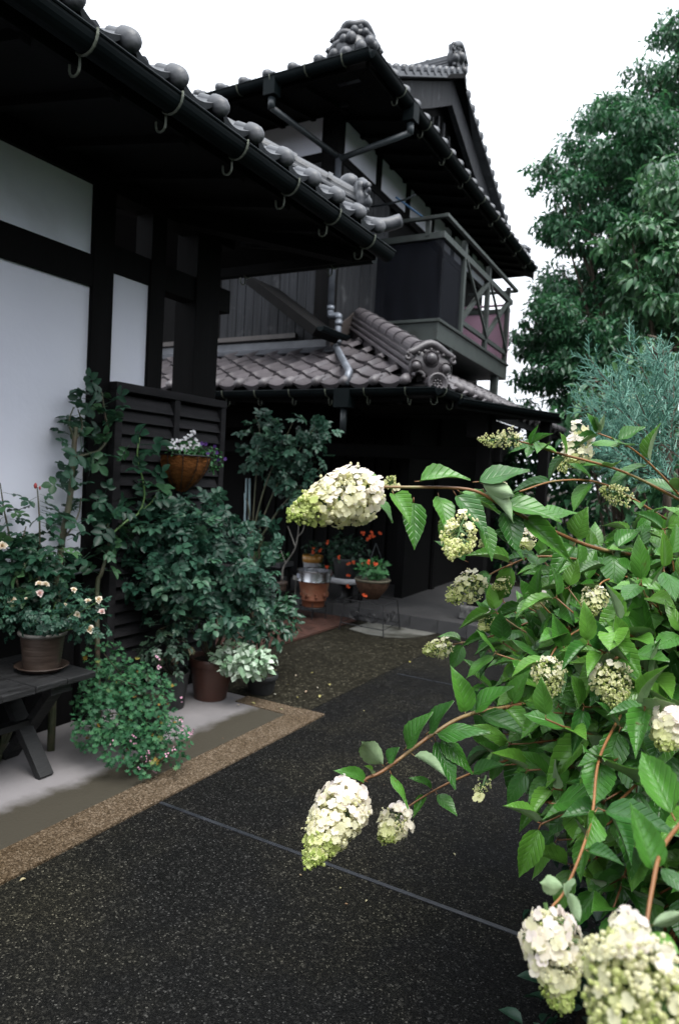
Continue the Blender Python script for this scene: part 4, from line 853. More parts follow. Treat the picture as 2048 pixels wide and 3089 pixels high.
# blue conifer
con = thing('blue_conifer', at(1560,1000,3.3)*V(1,1,0), 'feathery blue green conifer rising above the hydrangea', 'conifer'); cr = at(1560,1000,3.3)*V(1,1,0)
g = G(); g.tube(spline([cr, cr+V(0,0,1.1), at(1540,900,3.3), at(1500,790,3.3)], 6), np.linspace(.03,.006,19), 7); g.build('trunk', MT['bark'], con, smooth=True)
cg = G(); tg = G()
def frond(p, d, L, depth):
    d = nrm(d); path = [p+d*L*t+V(0,0,.10*L*t*t)+rv()*L*.015 for t in (0,.35,.7,1)]; r = .0035 if depth == 2 else (.003 if depth == 1 else .0022)
    (tg if depth == 2 else cg).tube(path, [r, r*.9, r*.8, r*.5], 3, cap=False, at=random.random()*.99+.005)
    if depth:
        n = 16 if depth == 2 else 8
        for i in range(n):
            t = .12+.88*i/n; q = path[0]+(path[-1]-path[0])*t; sd = nrm(np.cross(d, rv())); frond(q, d*.75+sd*.75, L*(.42 if depth == 2 else .36)*(1.05-.5*t), depth-1)
for (px, py, d_, dx, dy, L) in ((1480,940,3.2,-.8,-.45,.42),(1500,900,3.3,-.6,-.8,.42),(1540,960,3.1,-.9,-.2,.4),(1540,880,3.3,-.3,-1,.45),(1560,1000,3.2,-1,-.1,.42),(1570,920,3.2,-.5,-.6,.45),(1590,980,3.1,-.7,-.5,.42),(1480,1000,3.2,-.9,.0,.3),(1600,860,3.3,-.6,-.9,.4),(1520,1020,3.0,-.7,-.35,.35),(1570,1040,3.0,-.6,-.5,.35),(1460,965,3.1,-.5,-.6,.3),(1550,900,3.1,.2,-.8,.4),(1470,1010,3.05,-.6,-.5,.32),(1510,970,3.0,-.3,-.8,.35)):
    for q_ in range(2):
        p = at(px+random.uniform(-25,25), py+85+random.uniform(-20,30), d_-.15*q_); q = at(px+(dx+random.uniform(-.3,.3))*100, py+85+(dy+random.uniform(-.3,.3))*100, d_-.15*q_+random.uniform(-.1,.1)); frond(p, q-p, L*.9, 2)
tg.build('branches', MT['bark'], con); cg.build('foliage', LM['conifer'], con, kind='stuff')

# ================================================================== hydrangea
HB = V(.05,2.35,0)
hyd = thing('hydrangea_shrub', HB, 'large panicle hydrangea with cream and green flower heads overhanging the driveway', 'shrub')
g = G()
for _ in range(5):
    p = HB+V(random.uniform(-.2,.2),random.uniform(-.2,.2),-.01); path = spline([p, p+V(random.uniform(-.1,.1),random.uniform(-.1,.1),.3), HB+V(random.uniform(-.25,.25),random.uniform(-.25,.25),.75)], 5)
    g.tube(path, np.linspace(.022,.012,len(path)), 8)
g.build('trunk', MT['bark'], hyd, smooth=True)
hM = []
def leafm(b, t, wid=1., roll=0., flip=False, size=None, up=None):
    b = V(*b); t = V(*t); d = t-b; L = np.linalg.norm(d); u = nrm(CAM-b)*.55+V(0,0,.85) if up is None else V(*up)
    if flip: u = -nrm(CAM-b)
    return orient(b, d, u, L/.135, roll, wid)
def pairs(path, n, L=.125, t0=.15, t1=.97, droop=.25, jit=.2):
    P = np.asarray(path); out = []; m = len(P)-1
    for i in range(n):
        t = t0+(t1-t0)*i/max(1, n-1); k = min(int(t*m), m-1); p = P[k]+(P[k+1]-P[k])*(t*m-k); T = nrm(P[k+1]-P[k])
        a = nrm(np.cross(T, V(0,0,1)+rv()*.2)); b = np.cross(a, T)
        s0 = a if i % 2 == 0 else b
        for sg_ in (-1, 1):
            if rng.random() < .06: continue
            dv = nrm(s0*sg_*.8+T*.75+V(0,0,-droop*.55)+rv()*.2); uu = nrm(V(0,0,1)+nrm(CAM-p)*.45+rv()*.35)
            out.append(orient(p, dv, uu, (L/.135)*(1+jit*(rng.random()*2-1))*(1.0 if t < .8 else .72), 0, rng.uniform(.85,1.2)))
    return out
def hstem(path, r0, r1): g = G(); g.tube(path, np.linspace(r0, r1, len(path))*.78, 7); return g.build('stem', MT['hydstem'], hyd, smooth=True)
# -- flower heads
def floret(r):
    g = G()
    for i in range(4):
        a = i*math.pi/2+random.uniform(-.2,.2); n = 6; cz = random.uniform(-.1,.3); k_ = random.uniform(.85,1.1); v = [(0,0,0)]
        for x_, y_ in ((.22,.16),(.5,.45),(.52,.78),(.22,1.02),(-.22,1.02),(-.52,.78),(-.5,.45)): v.append((x_*r*k_, y_*r*k_, r*(cz*y_*y_+.18*x_*x_+random.uniform(-.03,.03))+.02*r*i))
        v = np.array(v); ca_, sa = math.cos(a), math.sin(a); v = np.c_[v[:,0]*ca_-v[:,1]*sa, v[:,0]*sa+v[:,1]*ca_, v[:,2]]
        g.add(v, [(0, j+1, j+2) for j in range(6)])
    return g
FL = [floret(1.) for _ in range(6)]
def setmesh(g, val, name, mats):
    q = G(); q.add(np.concatenate(g.v), g.f, 0, None, val); return q.mesh(name, mats, True)
FME = {v: [setmesh(f, v, 'floret', PM['hyd']) for f in FL[:3]] for v in (.35,.55,.75,.9,.99)}
def panicle(base, tip, rad, kind, nfl, sep=False, fr=.0125, label=None):
    """cone of four-petalled florets and buds on fine stalks; kind 'full','bud','mix'"""
    base = V(*base); tip = V(*tip); ax = tip-base; L = np.linalg.norm(ax); ax = ax/L; a = nrm(np.cross(ax, V(0,0,1)+rv()*.1)); b = np.cross(ax, a)
    st = G(); st.tube([base-ax*.01, base+ax*L*.5, tip], [.003,.002,.0008], 5, mi=1, at=.2)
    bd = G(); fl = []
    for i in range(nfl):
        t = rng.random()**.85; th = i*2.39996+rng.normal()*.15
        env = math.sin(min(1, t*2.3+.22)*math.pi/2)*(1-t**1.7)**.72; r = rad*env*(1 if rng.random() < .8 else rng.uniform(.6,1))
        if kind == 'bud': r *= rng.uniform(.55,1.05)
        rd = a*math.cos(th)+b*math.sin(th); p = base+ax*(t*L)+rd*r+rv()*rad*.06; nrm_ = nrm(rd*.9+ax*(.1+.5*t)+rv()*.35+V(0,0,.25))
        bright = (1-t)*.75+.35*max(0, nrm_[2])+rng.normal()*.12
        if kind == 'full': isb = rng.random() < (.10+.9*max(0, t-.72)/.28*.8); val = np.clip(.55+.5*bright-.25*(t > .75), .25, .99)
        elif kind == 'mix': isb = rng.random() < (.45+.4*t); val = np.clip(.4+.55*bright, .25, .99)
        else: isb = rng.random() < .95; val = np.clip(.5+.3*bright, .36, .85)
        if isb:
            for q in range(3 if kind != 'bud' else 5):
                pp = p+rv()*rad*.14; bd.ball(pp, rad*rng.uniform(.04,.065)*(1.25 if kind == 'bud' else 1), 5, mi=0, at=float(np.clip(val-.06+rng.normal()*.1, .18, .8)))
            st.tube([base+ax*(max(0, t-.12)*L), p], .0011, 3, mi=1, cap=False, at=.2)
        else:
            s_ = fr*rng.uniform(.75,1.2); fl.append((orient(p, np.cross(nrm_, rv()), nrm_, s_), float(val)))
            if rng.random() < .5: st.tube([base+ax*(max(0, t-.1)*L), p], .0009, 3, mi=1, cap=False, at=.2)
    if kind != 'bud':                                 # unopened buds fill the inside
        for i in range(nfl):
            t = rng.random()*.9; th = rng.random()*6.283; env = math.sin(min(1, t*2.3+.22)*math.pi/2)*(1-t**1.7)**.72
            p = base+ax*(t*L)+(a*math.cos(th)+b*math.sin(th))*rad*env*rng.uniform(.45,.86); bd.ball(p, rad*rng.uniform(.06,.10), 5, at=float(np.clip(rng.normal(.72 if kind == 'full' else .48, .1), .2, .9)))
    G_ = G()
    if bd.n: G_.add(np.concatenate(bd.v), bd.f, 0, None, np.concatenate(bd.at))
    G_.add(np.concatenate(st.v), st.f, 1, None, .22)
    if not sep:
        for M_, val in fl:
            f = random.choice(FL); v = np.concatenate(f.v); A = np.array([list(r) for r in M_]); G_.add(v@A[:3,:3].T+A[:3,3], f.f, 0, None, val)
    o = G_.build('flower_head', [PM['hyd'], MT['greencane']], hyd, label=label)
    if sep:
        ks = sorted(FME)
        for M_, val in fl: inst('floret', random.choice(FME[min(ks, key=lambda k: abs(k-val))]), M_, o)
    return o
def at3(t): return at(t[0], t[1], t[2])
# (base px, tip px, distance at base/tip, radius m, kind, florets, separate)
panicle(at(868,1125,1.78), at(672,1190,1.66), .080, 'full', 520, True, .0095, 'big cream flower head with a green tip')
panicle(at(1068,1205,1.72), at(1042,1285,1.60), .052, 'bud', 95)
panicle(at(1200,1012,1.95), at(1105,1018,1.9), .036, 'bud', 60)
panicle(at(1350,1015,2.15), at(1310,1075,2.1), .05, 'full', 70, False, .012)
panicle(at(1290,1055,2.12), at(1305,1090,2.05), .03, 'bud', 30)
panicle(at(1165,1150,2.05), at(1140,1112,2.0), .035, 'bud', 40)
panicle(at(1450,1150,2.15), at(1390,1130,2.05), .04, 'bud', 60)
panicle(at(905,1128,1.9), at(905,1100,1.88), .025, 'bud', 30)
panicle(at(1108,1340,1.95), at(1035,1385,1.85), .045, 'mix', 150, False, .0085)
panicle(at(1185,1345,2.0), at(1140,1358,1.95), .03, 'bud', 34)
panicle(at(1375,1365,1.85), at(1365,1420,1.78), .037, 'mix', 120, False, .007)
panicle(at(1040,1490,2.15), at(980,1505,2.1), .036, 'mix', 120, False, .007)
panicle(at(1265,1530,1.65), at(1275,1605,1.58), .042, 'mix', 160, False, .007)
panicle(at(1405,1540,1.55), at(1420,1630,1.48), .048, 'mix', 180, False, .007)
panicle(at(1570,1655,1.32), at(1525,1725,1.28), .042, 'full', 120, True, .0105, 'pinkish white flower head among dark leaves')
panicle(at(818,1818,1.62), at(712,1995,1.48), .066, 'full', 430, True, .0102, 'white flower head with a green tip hanging low over the driveway')
panicle(at(930,1870,1.72), at(885,1945,1.66), .044, 'full', 110, True, .0115, 'small round white flower head')
panicle(at(1120,1800,1.75), at(1105,1850,1.7), .024, 'bud', 34)
panicle(at(1262,2105,.98), at(1300,2335,.92), .044, 'full', 330, True, .0078, 'pinkish white flower head hanging close to the ground')
panicle(at(1500,2190,.72), at(1425,2450,.66), .056, 'mix', 460, True, .0078, 'large greenish flower head at the lowest shoot')
panicle(at(1470,2130,.80), at(1420,2180,.77), .022, 'full', 40, False, .009)
for a_, b_, d_, r_, k_ in (((1225,1235),(1205,1265),2.0,.03,'full'),((1130,1425),(1110,1450),2.1,.03,'mix'),((1250,1375),(1235,1400),2.0,.025,'full'),((1120,1250),(1112,1256),1.9,.015,'bud'),((1330,985),(1350,1010),2.2,.03,'full')):
    panicle(at(*a_, d_), at(*b_, d_-.05), r_, k_, 30, False, .011)
# -- named branches: pixel path with distance, radius
def hb(pts, r0=.0065, r1=.0035, n=0, L=.12, **kw):
    path = spline([at(*p) for p in pts], 6); hstem(path[::-1], r0, r1)
    if n: hM.extend(pairs(path[::-1], n, L, **kw))
    return path
root = lambda z: HB+V(random.uniform(-.2,.2), random.uniform(-.2,.2), z)
hb([(868,1125,1.78),(930,1125,1.78),(1080,1130,1.8),(1150,1162,1.82),(1230,1203,1.85),(1330,1250,1.9),(1400,1272,1.95),(1500,1292,2.05),(1600,1350,2.15)], .008, .0045)
hb([(1195,1018,1.95),(1240,1030,1.97),(1290,1047,2.0),(1440,1090,2.1),(1580,1160,2.2)], .006, .003, 3, .09, t0=.3, t1=.62)
hb([(820,1828,1.62),(845,1800,1.63),(890,1778,1.65),(1000,1696,1.7),(1080,1652,1.75),(1190,1630,1.85),(1320,1600,1.95),(1480,1560,2.05)], .008, .004)
hb([(930,1872,1.72),(1000,1828,1.75),(1080,1790,1.8),(1220,1740,1.9),(1400,1680,2.0)], .005, .0025)
hb([(1275,2095,.98),(1303,2060,1.02),(1340,1975,1.1),(1368,1880,1.2),(1385,1750,1.35),(1440,1640,1.6)], .004, .0022)
hb([(1490,2160,.80),(1505,2060,.84),(1530,1960,.9),(1590,1880,1.0)], .004, .003)
hb([(1108,1340,1.95),(1170,1308,1.97),(1250,1285,2.0),(1400,1300,2.1)], .005, .0025, 3, .10, t0=.35, t1=.85)
hb([(1040,1490,2.15),(1140,1468,2.15),(1260,1425,2.15),(1400,1400,2.15)], .005, .0025, 4, .10, t0=.3, t1=.9)
hb([(1375,1365,1.85),(1400,1340,1.9),(1470,1330,2.0)], .004, .0025, 2, .1)
hb([(1265,1530,1.65),(1290,1490,1.7),(1350,1450,1.8),(1450,1430,1.95)], .004, .0025, 3, .12)
hb([(1405,1540,1.55),(1440,1510,1.6),(1530,1480,1.75),(1600,1470,1.9)], .005, .003, 3, .13, t1=.8)
hb([(1200,1135,1.9),(1290,1110,2.0),(1400,1120,2.1),(1540,1200,2.2)], .005, .003, 4, .11)
hb([(1380,1000,2.1),(1450,1030,2.12),(1520,1090,2.15),(1600,1180,2.2)], .005, .003, 4, .12)
hb([(1400,1880,1.3),(1480,1800,1.4),(1560,1700,1.5)], .005, .003, 3, .14)
# -- leaves one can name along the two long shoots: (base, tip, distance base/tip, width, roll, underside)
NL = [((958,1115),(1075,1080),1.80,1.78,1.0,0,0),((1092,1117),(1230,1075),1.82,1.80,.95,0,0),((905,1135),(945,1200),1.78,1.72,1.45,0,0),((955,1150),(958,1262),1.79,1.74,1.0,0,0),
 ((1010,1140),(1040,1212),1.8,1.73,1.1,.3,0),((1045,1135),(1130,1232),1.80,1.74,.95,0,0),((1050,1130),(1165,1200),1.84,1.80,.9,.3,0),((1108,1115),(1197,1148),1.82,1.74,.7,0,1),((1112,1130),(1200,1202),1.83,1.75,.75,-.9,1),
 ((862,1140),(915,1208),1.80,1.77,.9,.5,0),((838,1085),(880,1130),1.80,1.78,1.1,.2,0),((1150,1165),(1290,1180),1.84,1.80,1.0,0,0),((1200,1190),(1310,1280),1.86,1.78,.8,-.5,0),((1165,1175),(1195,1265),1.85,1.78,1.1,.2,0),
 ((1240,1200),(1330,1170),1.88,1.9,1.2,.1,0),((1330,1250),(1345,1180),1.9,1.86,1.5,0,0),((1415,1275),(1420,1345),1.95,1.88,1.5,0,0),((1330,1255),(1270,1330),1.9,1.85,.9,0,0),((1420,1270),(1480,1215),1.95,1.98,1.1,0,0),
 ((1110,1205),(1140,1290),1.8,1.76,1.0,.2,0),((1040,1190),(1015,1250),1.85,1.83,1.1,0,0),((1130,1220),(1215,1285),1.83,1.8,1.0,.2,0),((1080,1300),(1010,1245),1.9,1.9,1.0,0,0),
 ((888,1772),(825,1704),1.65,1.58,.75,0,1),((892,1766),(928,1722),1.65,1.64,1.1,0,0),((935,1735),(975,1650),1.67,1.63,1.0,0,0),((985,1700),(1042,1610),1.7,1.64,.9,0,0),((998,1698),(1112,1668),1.7,1.64,.95,0,0),
 ((948,1742),(1040,1790),1.67,1.62,.6,-.8,1),((898,1782),(955,1850),1.65,1.6,.9,.6,0),((848,1808),(788,1772),1.63,1.6,.9,.2,0),((860,1790),(850,1768),1.64,1.62,1.2,0,0),((1010,1700),(1100,1770),1.71,1.67,1.1,.1,0),
 ((1000,1700),(1060,1830),1.71,1.64,.8,.2,0),((1090,1650),(1160,1580),1.75,1.7,1.0,0,0),((1100,1650),(1215,1690),1.76,1.7,1.0,0,0),((1075,1655),(1060,1552),1.75,1.72,1.0,0,0),((1165,1632),(1230,1700),1.82,1.75,1.1,0,0),((1180,1630),(1215,1550),1.83,1.8,1.1,0,0),((1200,1625),(1340,1640),1.84,1.75,1.0,0,0),((1270,1600),(1200,1555),1.88,1.85,1.0,0,0),
 ((1005,1830),(1060,1885),1.75,1.7,.9,0,0),((985,1835),(955,1880),1.75,1.72,1.0,0,0),((1000,1825),(955,1790),1.75,1.74,.8,0,0),((1085,1790),(1160,1760),1.8,1.76,1.0,0,0),
 ((1305,2052),(1245,2040),1.02,.99,.8,0,1),((1310,2055),(1345,2140),1.02,.98,.7,-.3,1),((1300,2040),(1330,2060),1.02,.98,1.3,0,1),((1375,1870),(1340,1975),1.2,1.12,.8,.9,0),((1380,1870),(1560,1915),1.2,1.12,.9,0,0),((1350,1965),(1440,1990),1.1,1.06,1.0,0,0),((1270,1860),(1400,1830),1.4,1.3,1.0,0,0),((1390,1750),(1370,1880),1.35,1.28,1.0,0,0),
 ((1515,2030),(1460,1850),.88,.92,.95,0,0),((1520,2000),(1600,2060),.9,.86,1.0,0,0),((1500,2140),(1580,2110),.82,.8,.9,0,1),((1495,2150),(1560,2180),.82,.78,1.1,0,0),((1560,1900),(1478,1720),.95,1.05,.9,.2,0),
 ((1410,1470),(1480,1560),1.55,1.48,.9,0,0),((1440,1505),(1425,1415),1.58,1.55,1.0,0,0),((1450,1510),(1560,1535),1.58,1.5,1.0,0,0),((1520,1485),(1450,1440),1.7,1.7,1.0,0,0),
 ((1220,1030),(1270,1000),1.96,1.95,.8,0,0),((1225,1032),(1240,985),1.96,1.95,.8,0,0),((1228,1030),(1215,1055),1.96,1.93,1.0,0,0),((1290,1047),(1235,1020),1.98,1.95,.8,0,0),((1380,1005),(1395,960),2.1,2.08,.8,0,1),((1378,1003),(1365,955),2.1,2.08,.9,0,0),((1420,1020),(1500,985),2.12,2.1,1.0,0,0)]
for b_, t_, d0, d1, w_, ro, fl in NL: hM.append(leafm(at(*b_, d0), at(*t_, d1), w_, ro, bool(fl)))
# -- the body of the shrub: arching shoots from the base, leaf pairs along their outer half
nsh = 0
for k in range(1150):
    az = rng.uniform(0, 2*math.pi); el = rng.uniform(-.45, 1.35); rr = rng.uniform(.6, 1.0)
    c = V(.12,2.3,.88); e = c+V(math.cos(az)*math.cos(el)*.92, math.sin(az)*math.cos(el)*1.0, math.sin(el)*.66-.08)*rr
    px = RC.T@(e-CAM); u_ = px[0]/-px[2]; v_ = -px[1]/-px[2]; X_ = (u_*FPX+PCX)/PS; Y_ = (v_*FPX+PCY)/PS
    lim = 1130 if Y_ < 1300 else (1095 if Y_ < 1450 else (1070 if Y_ < 1700 else 1080+(Y_-1700)*.62))
    if -px[2] < .95 or (X_ < lim+25 and -px[2] > 0) or rng.random() < .12: continue
    nsh += 1; st_ = HB+V(random.uniform(-.2,.2), random.uniform(-.2,.2), random.uniform(.15,.5))
    path = spline([st_, st_*.45+e*.55+V(0,0,.16), e], 6); hstem(path, .006, .0025); hM.extend(pairs(path, 6, .134, .38, 1.0))
print('shoots', nsh, 'leaves', len(hM)); K_hyd.place(hyd, hM, 300, 'foliage')
# dark low planting under the hydrangea
low = thing('low_shrub', (-.15,1.9,0), 'dark low shrub under the hydrangea at the driveway edge', 'shrub')
Ms = []
for c, r, n in (((-.28,2.3,.14),(.22,.3,.16),90),((-.18,1.75,.12),(.25,.3,.14),90),((.0,1.5,.15),(.3,.3,.2),80),((-.2,2.0,.3),(.2,.3,.2),60),((.1,2.6,.2),(.5,.5,.25),120)): Ms += cloud(c, r, n, .7, .3, .055, .3, .3, .8)
stems(low, (-.1,2.0,-.01), [(-.28,2.3,.25),(-.18,1.7,.22),(.0,1.5,.28),(-.2,2.0,.4),(.15,2.5,.35)], .006, MT['cane'])
Kit(K_ov.gs, LM['dark']).place(low, Ms, 140)
bed = sheet('planting_bed', [(-.22,-3),(3.0,-3),(3.0,9),(.35,9),(.1,4.2),(-.12,2.9),(-.3,2.2)], .005, MT['soil'])
# ================================================================== bench and potted plants on the apron
bench = thing('bench', (-2.9,2.0,0), 'weathered dark plank bench with crossed legs against the white wall', 'bench')
for k in range(7):
    y1 = 2.40-.17*k; z = .452+random.uniform(0,.004); g = G(); g.box((-3.19,y1-.165,z), (-2.665+random.uniform(-.012,.012),y1,z+.03)); g.build('plank', MT['benchwood'], bench, bevel=.004)
for y in (2.20, 1.36):
    for x0, x1, dy in ((-2.76,-3.13,0),(-3.10,-2.74,.05)):
        g = G(); g.bar((x0,y+dy,-.0), (x1,y+dy,.45), .04, .075, up=(0,1,0)); g.build('leg', MT['benchwood'], bench, bevel=.003)
    g = G(); g.box((-3.17,y-.03,.41), (-2.70,y+.08,.452)); g.build('cleat', MT['benchwood'], bench)
g = G(); g.bar((-2.93,1.38,.225), (-2.93,2.25,.225), .05, .03); g.build('stretcher', MT['benchwood'], bench)

# cream rose in a brown pot on the bench
pc = atz(96,1546,.486); pc[2] = .486
pr_ = thing('potted_rose', pc, 'cream miniature rose in a brown ribbed pot on the bench', 'potted plant')
g = G(); g.lathe([(0,.0),(.095,.0),(.122,.022),(.126,.024),(.118,.026),(.09,.008),(0,.008)], pc, 32); g.build('saucer', MT['browngl'], pr_, smooth=True)
g = G(); prof = [(0,.011),(.083,.011)]+[(.084+.018*t+.0012*math.sin(t*70), .012+.165*t) for t in np.linspace(0,1,30)]; g.lathe(prof, pc, 36); g.build('pot', MT['browngl'], pr_, smooth=True)
g = G(); g.lathe([(.102,.170),(.111,.174),(.114,.184),(.109,.190),(.098,.188),(.094,.16),(0,.158)], pc, 36); g.build('pot_rim', MT['rimgrey'], pr_, smooth=True)
Ms = cloud(pc+V(0,0,.24), (.12,.12,.06), 90, .6, .3, .05, .3, .2, .8)
cc = at(112,1400,3.45); Ms += cloud(cc, (.24,.24,.12), 330, .6, .3, .058, .3, .1, .8)+cloud(at(205,1430,3.4), (.10,.10,.10), 45, .6, .35, .06)+cloud(at(20,1410,3.45), (.12,.12,.12), 70, .6, .3, .058)
tips = [at(x, y, 3.4) for x, y in ((90,1350),(170,1365),(28,1385),(205,1390),(228,1388),(235,1415),(178,1420),(207,1455),(60,1400),(130,1390))]
stems(pr_, pc+V(0,0,.16), tips, .0035, MT['greencane'])
K_rose.place(pr_, Ms, 260)
rme = [rosette(1.).mesh('flower', PM['rosew']) for _ in range(3)]; rmp = rosette(1.).mesh('flower', PM['pinkrose'])
for i, (x, y, s_) in enumerate(((90,1350,1),(104,1352,1.1),(92,1372,1.1),(170,1364,.9),(28,1387,1.1),(203,1390,.9),(228,1386,1.05),(236,1415,1.05),(178,1421,.95),(207,1455,1.25),(5,1262,1.3),(150,1398,.6),(60,1384,.5))):
    p = at(x, y, 3.33); d = nrm(nrm(CAM-p)*.8+V(0,0,.6)+rv()*.4); inst('flower', rmp if i in (2,7) else rme[i % 3], orient(p, np.cross(d, rv()), d, .021*s_), pr_)
g = G(); q = pc+V(.06,.07,.17); g.bar(q, q+V(.02,.02,.09), .018, .002, up=(1,0,0)); g.build('plant_label', MT['label'], pr_)
yl = at(25,1355,3.5); Kit(K_rosey.gs, LM['rosey']).place(pr_, cloud(yl, (.12,.12,.07), 40, .6, .2, .07), 40)

# rose shoots standing against the white wall
rs = thing('wall_rose', (-3.05,2.05,0), 'rose shoots with a red bud in front of the white plaster panel', 'rose')
Ms = []
for pts in ([(86,1125,3.52),(90,1180,3.52),(92,1240,3.52),(88,1300,3.52),(95,1380,3.48)],[(0,1115,3.52),(10,1180,3.52),(22,1240,3.52),(30,1310,3.52),(45,1380,3.48)],[(60,1215,3.48),(50,1270,3.48),(62,1340,3.48)]):
    path = spline([at(*p) for p in pts]+[atz(*(pts[-1][0]+5, 1500), .3), V(-3.05,2.15,0)], 6); g = G(); g.tube(path, np.linspace(.003,.009,len(path)), 6); g.build('cane', MT['cane'], rs, smooth=True)
    m_ = int(len(path)*.62); Ms += along(path[:m_], 26, 1., .10, .08, 1., .05, .3)
for c, r, n in ((at(70,1330,3.48),(.16,.1,.10),34),(at(100,1290,3.48),(.13,.08,.12),26),(at(20,1300,3.48),(.12,.08,.14),26)): Ms += cloud(c, r, n, .7, .3, .115, .3, .2, .6)
K_climb.place(rs, Ms, 200)
g = G(); q = at(82,1122,3.52); g.ball(q, .011, 8, sc=(.8,.8,1.4), at=.5); g.ball(at(92,1127,3.52), .007, 7, sc=(.8,.8,1.5), at=.0); g.build('bud', PM['redbud'], rs, smooth=True)

# climbing rose up the corner post
cl = thing('climbing_rose', (-2.98,2.62,0), 'climbing rose with woody canes trained up the black corner post', 'rose')
XA = -3.12
def cane(pts, r0, r1, m='cane', tail=None):
    P = [atx(x, y, XA) for x, y in pts]; P = ([V(*tail)]+P) if tail is not None else P
    path = spline(P, 6); g = G(); rr = np.linspace(r0, r1, len(path))*(1+.12*rng.random(len(path))); g.tube(path, rr, 8); g.build('cane', MT[m], cl, smooth=True); return path
c1 = cane([(131,1369),(137,1308),(146,1230),(159,1166),(166,1105),(172,1020),(175,985)], .019, .012, tail=(-3.0,2.42,0))
c2 = cane([(175,1056),(205,1048),(230,1039),(249,1008),(243,960),(235,905)], .009, .004)
c3 = cane([(224,1378),(234,1325),(246,1284),(252,1240),(243,1180)], .014, .006, tail=(-2.98,2.72,0))
c4 = cane([(172,1020),(160,975),(170,940)], .006, .003); c5 = cane([(172,1020),(190,985),(180,945)], .006, .003)
c6 = cane([(150,1240),(165,1220),(182,1185),(187,1150)], .006, .003)
c7 = cane([(252,1240),(290,1205),(320,1185),(333,1150),(330,1110),(317,1057),(322,1010)], .007, .004, 'greencane'); c8 = cane([(320,1185),(350,1160),(368,1130)], .005, .003, 'greencane')
Ms = along(c1, 10, 1, .12, .35, 1, .1)+along(c2, 13, 1, .15, .1, 1, .1)+along(c4, 4, 1, .1)+along(c5, 5, 1, .1)+along(c6, 7, 1, .11)+along(c7, 14, 1, .15, .05)+along(c8, 5, 1, .15)+along(c3, 8, 1, .13, .35)
for (x, y), r, n in (((250,930),.1,12),((205,1000),.10,10),((185,1110),.1,8),((150,1260),.08,8),((210,1140),.12,12),((225,1195),.12,14),((285,1180),.14,16),((330,1130),.12,10),((270,960),.1,6),((215,1270),.08,8),((300,1000),.08,5)):
    Ms += cloud(atx(x, y, XA+.03), (r*.6,r,r), int(n*.5), .7, .2, .145, .3, .2, .4, face=.7)
K_climb.place(cl, Ms, 240)

# the big rose bush in the brown pot, the grey pot beside it
bc = V(-2.93,3.60,0)
br = thing('potted_rose_bush', bc, 'spreading blue green rose bush in a big brown pot before the louvred screen', 'potted plant')
pot(br, bc, .146, .105, .275, MT['brownpot'], rimh=.05)
Ms = []
for (x, y), d, r, n in (((430,1215),4.5,(.22,.2,.13),60),((350,1215),4.4,(.18,.16,.12),46),((500,1230),4.6,(.2,.2,.14),56),((330,1330),4.35,(.2,.18,.14),44),((430,1330),4.4,(.26,.22,.18),90),((520,1330),4.5,(.22,.2,.2),80),((400,1270),4.4,(.2,.2,.14),60),((560,1395),4.5,(.16,.16,.13),34),((470,1410),4.4,(.18,.18,.11),22),((590,1330),4.7,(.12,.12,.1),26),((470,1180),4.6,(.12,.12,.08),26),((380,1420),4.4,(.12,.12,.1),8),((610,1240),4.8,(.10,.1,.05),16),((290,1265),4.4,(.1,.1,.1),14)):
    Ms += cloud(at(x, y, d), r, int(n*1.45), .7, .35, .135, .3, .3, .6, face=.35)
stems(br, bc+V(0,0,.22), [at(x, y, 4.5) for x, y in ((430,1215),(350,1215),(500,1230),(330,1330),(430,1330),(520,1330),(560,1400),(590,1330),(470,1180),(610,1240))], .008, MT['cane'])
K_rose.place(br, Ms, 300)
gc = V(-3.0,3.30,0)
gp = thing('potted_rose', gc, 'small reddish leaved rose in a dark grey pot between the geranium and the brown pot', 'potted plant'); pot(gp, gc, .115, .085, .23, MT['darkpot'], lip=False)
Ms = cloud(at(385,1495,4.2), (.13,.13,.10), 46, .7, .3, .095)+cloud(at(375,1545,4.15), (.09,.09,.05), 18, .7, .3, .08)+cloud(at(400,1440,4.25), (.1,.1,.1), 26, .7, .3, .09)
stems(gp, gc+V(0,0,.2), [at(385,1495,4.2), at(400,1440,4.25), at(360,1500,4.2)], .006, MT['cane']); K_roseold.place(gp, Ms, 90)
# silver plant
vc = V(-2.74,3.90,0); vp = thing('potted_silver_plant', vc, 'pale silvery leaved plant in a low grey pot beside the brown pot', 'potted plant'); pot(vp, vc+V(.0,.0,0), .11, .085, .13, MT['darkpot'])
Ms = cloud(at(548,1525,4.5), (.17,.15,.10), 300, .6, .1, .046, .35, .2, .9, face=.3)+cloud(at(595,1530,4.55), (.12,.12,.09), 130, .6, .2, .046, .35, .2, .9, face=.3)
stems(vp, vc+V(.0,.0,.1), [at(x, y, 4.5) for x, y in ((500,1530),(540,1500),(590,1495),(615,1540),(560,1550))], .004, MT['greencane']); K_var.place(vp, Ms, 240)

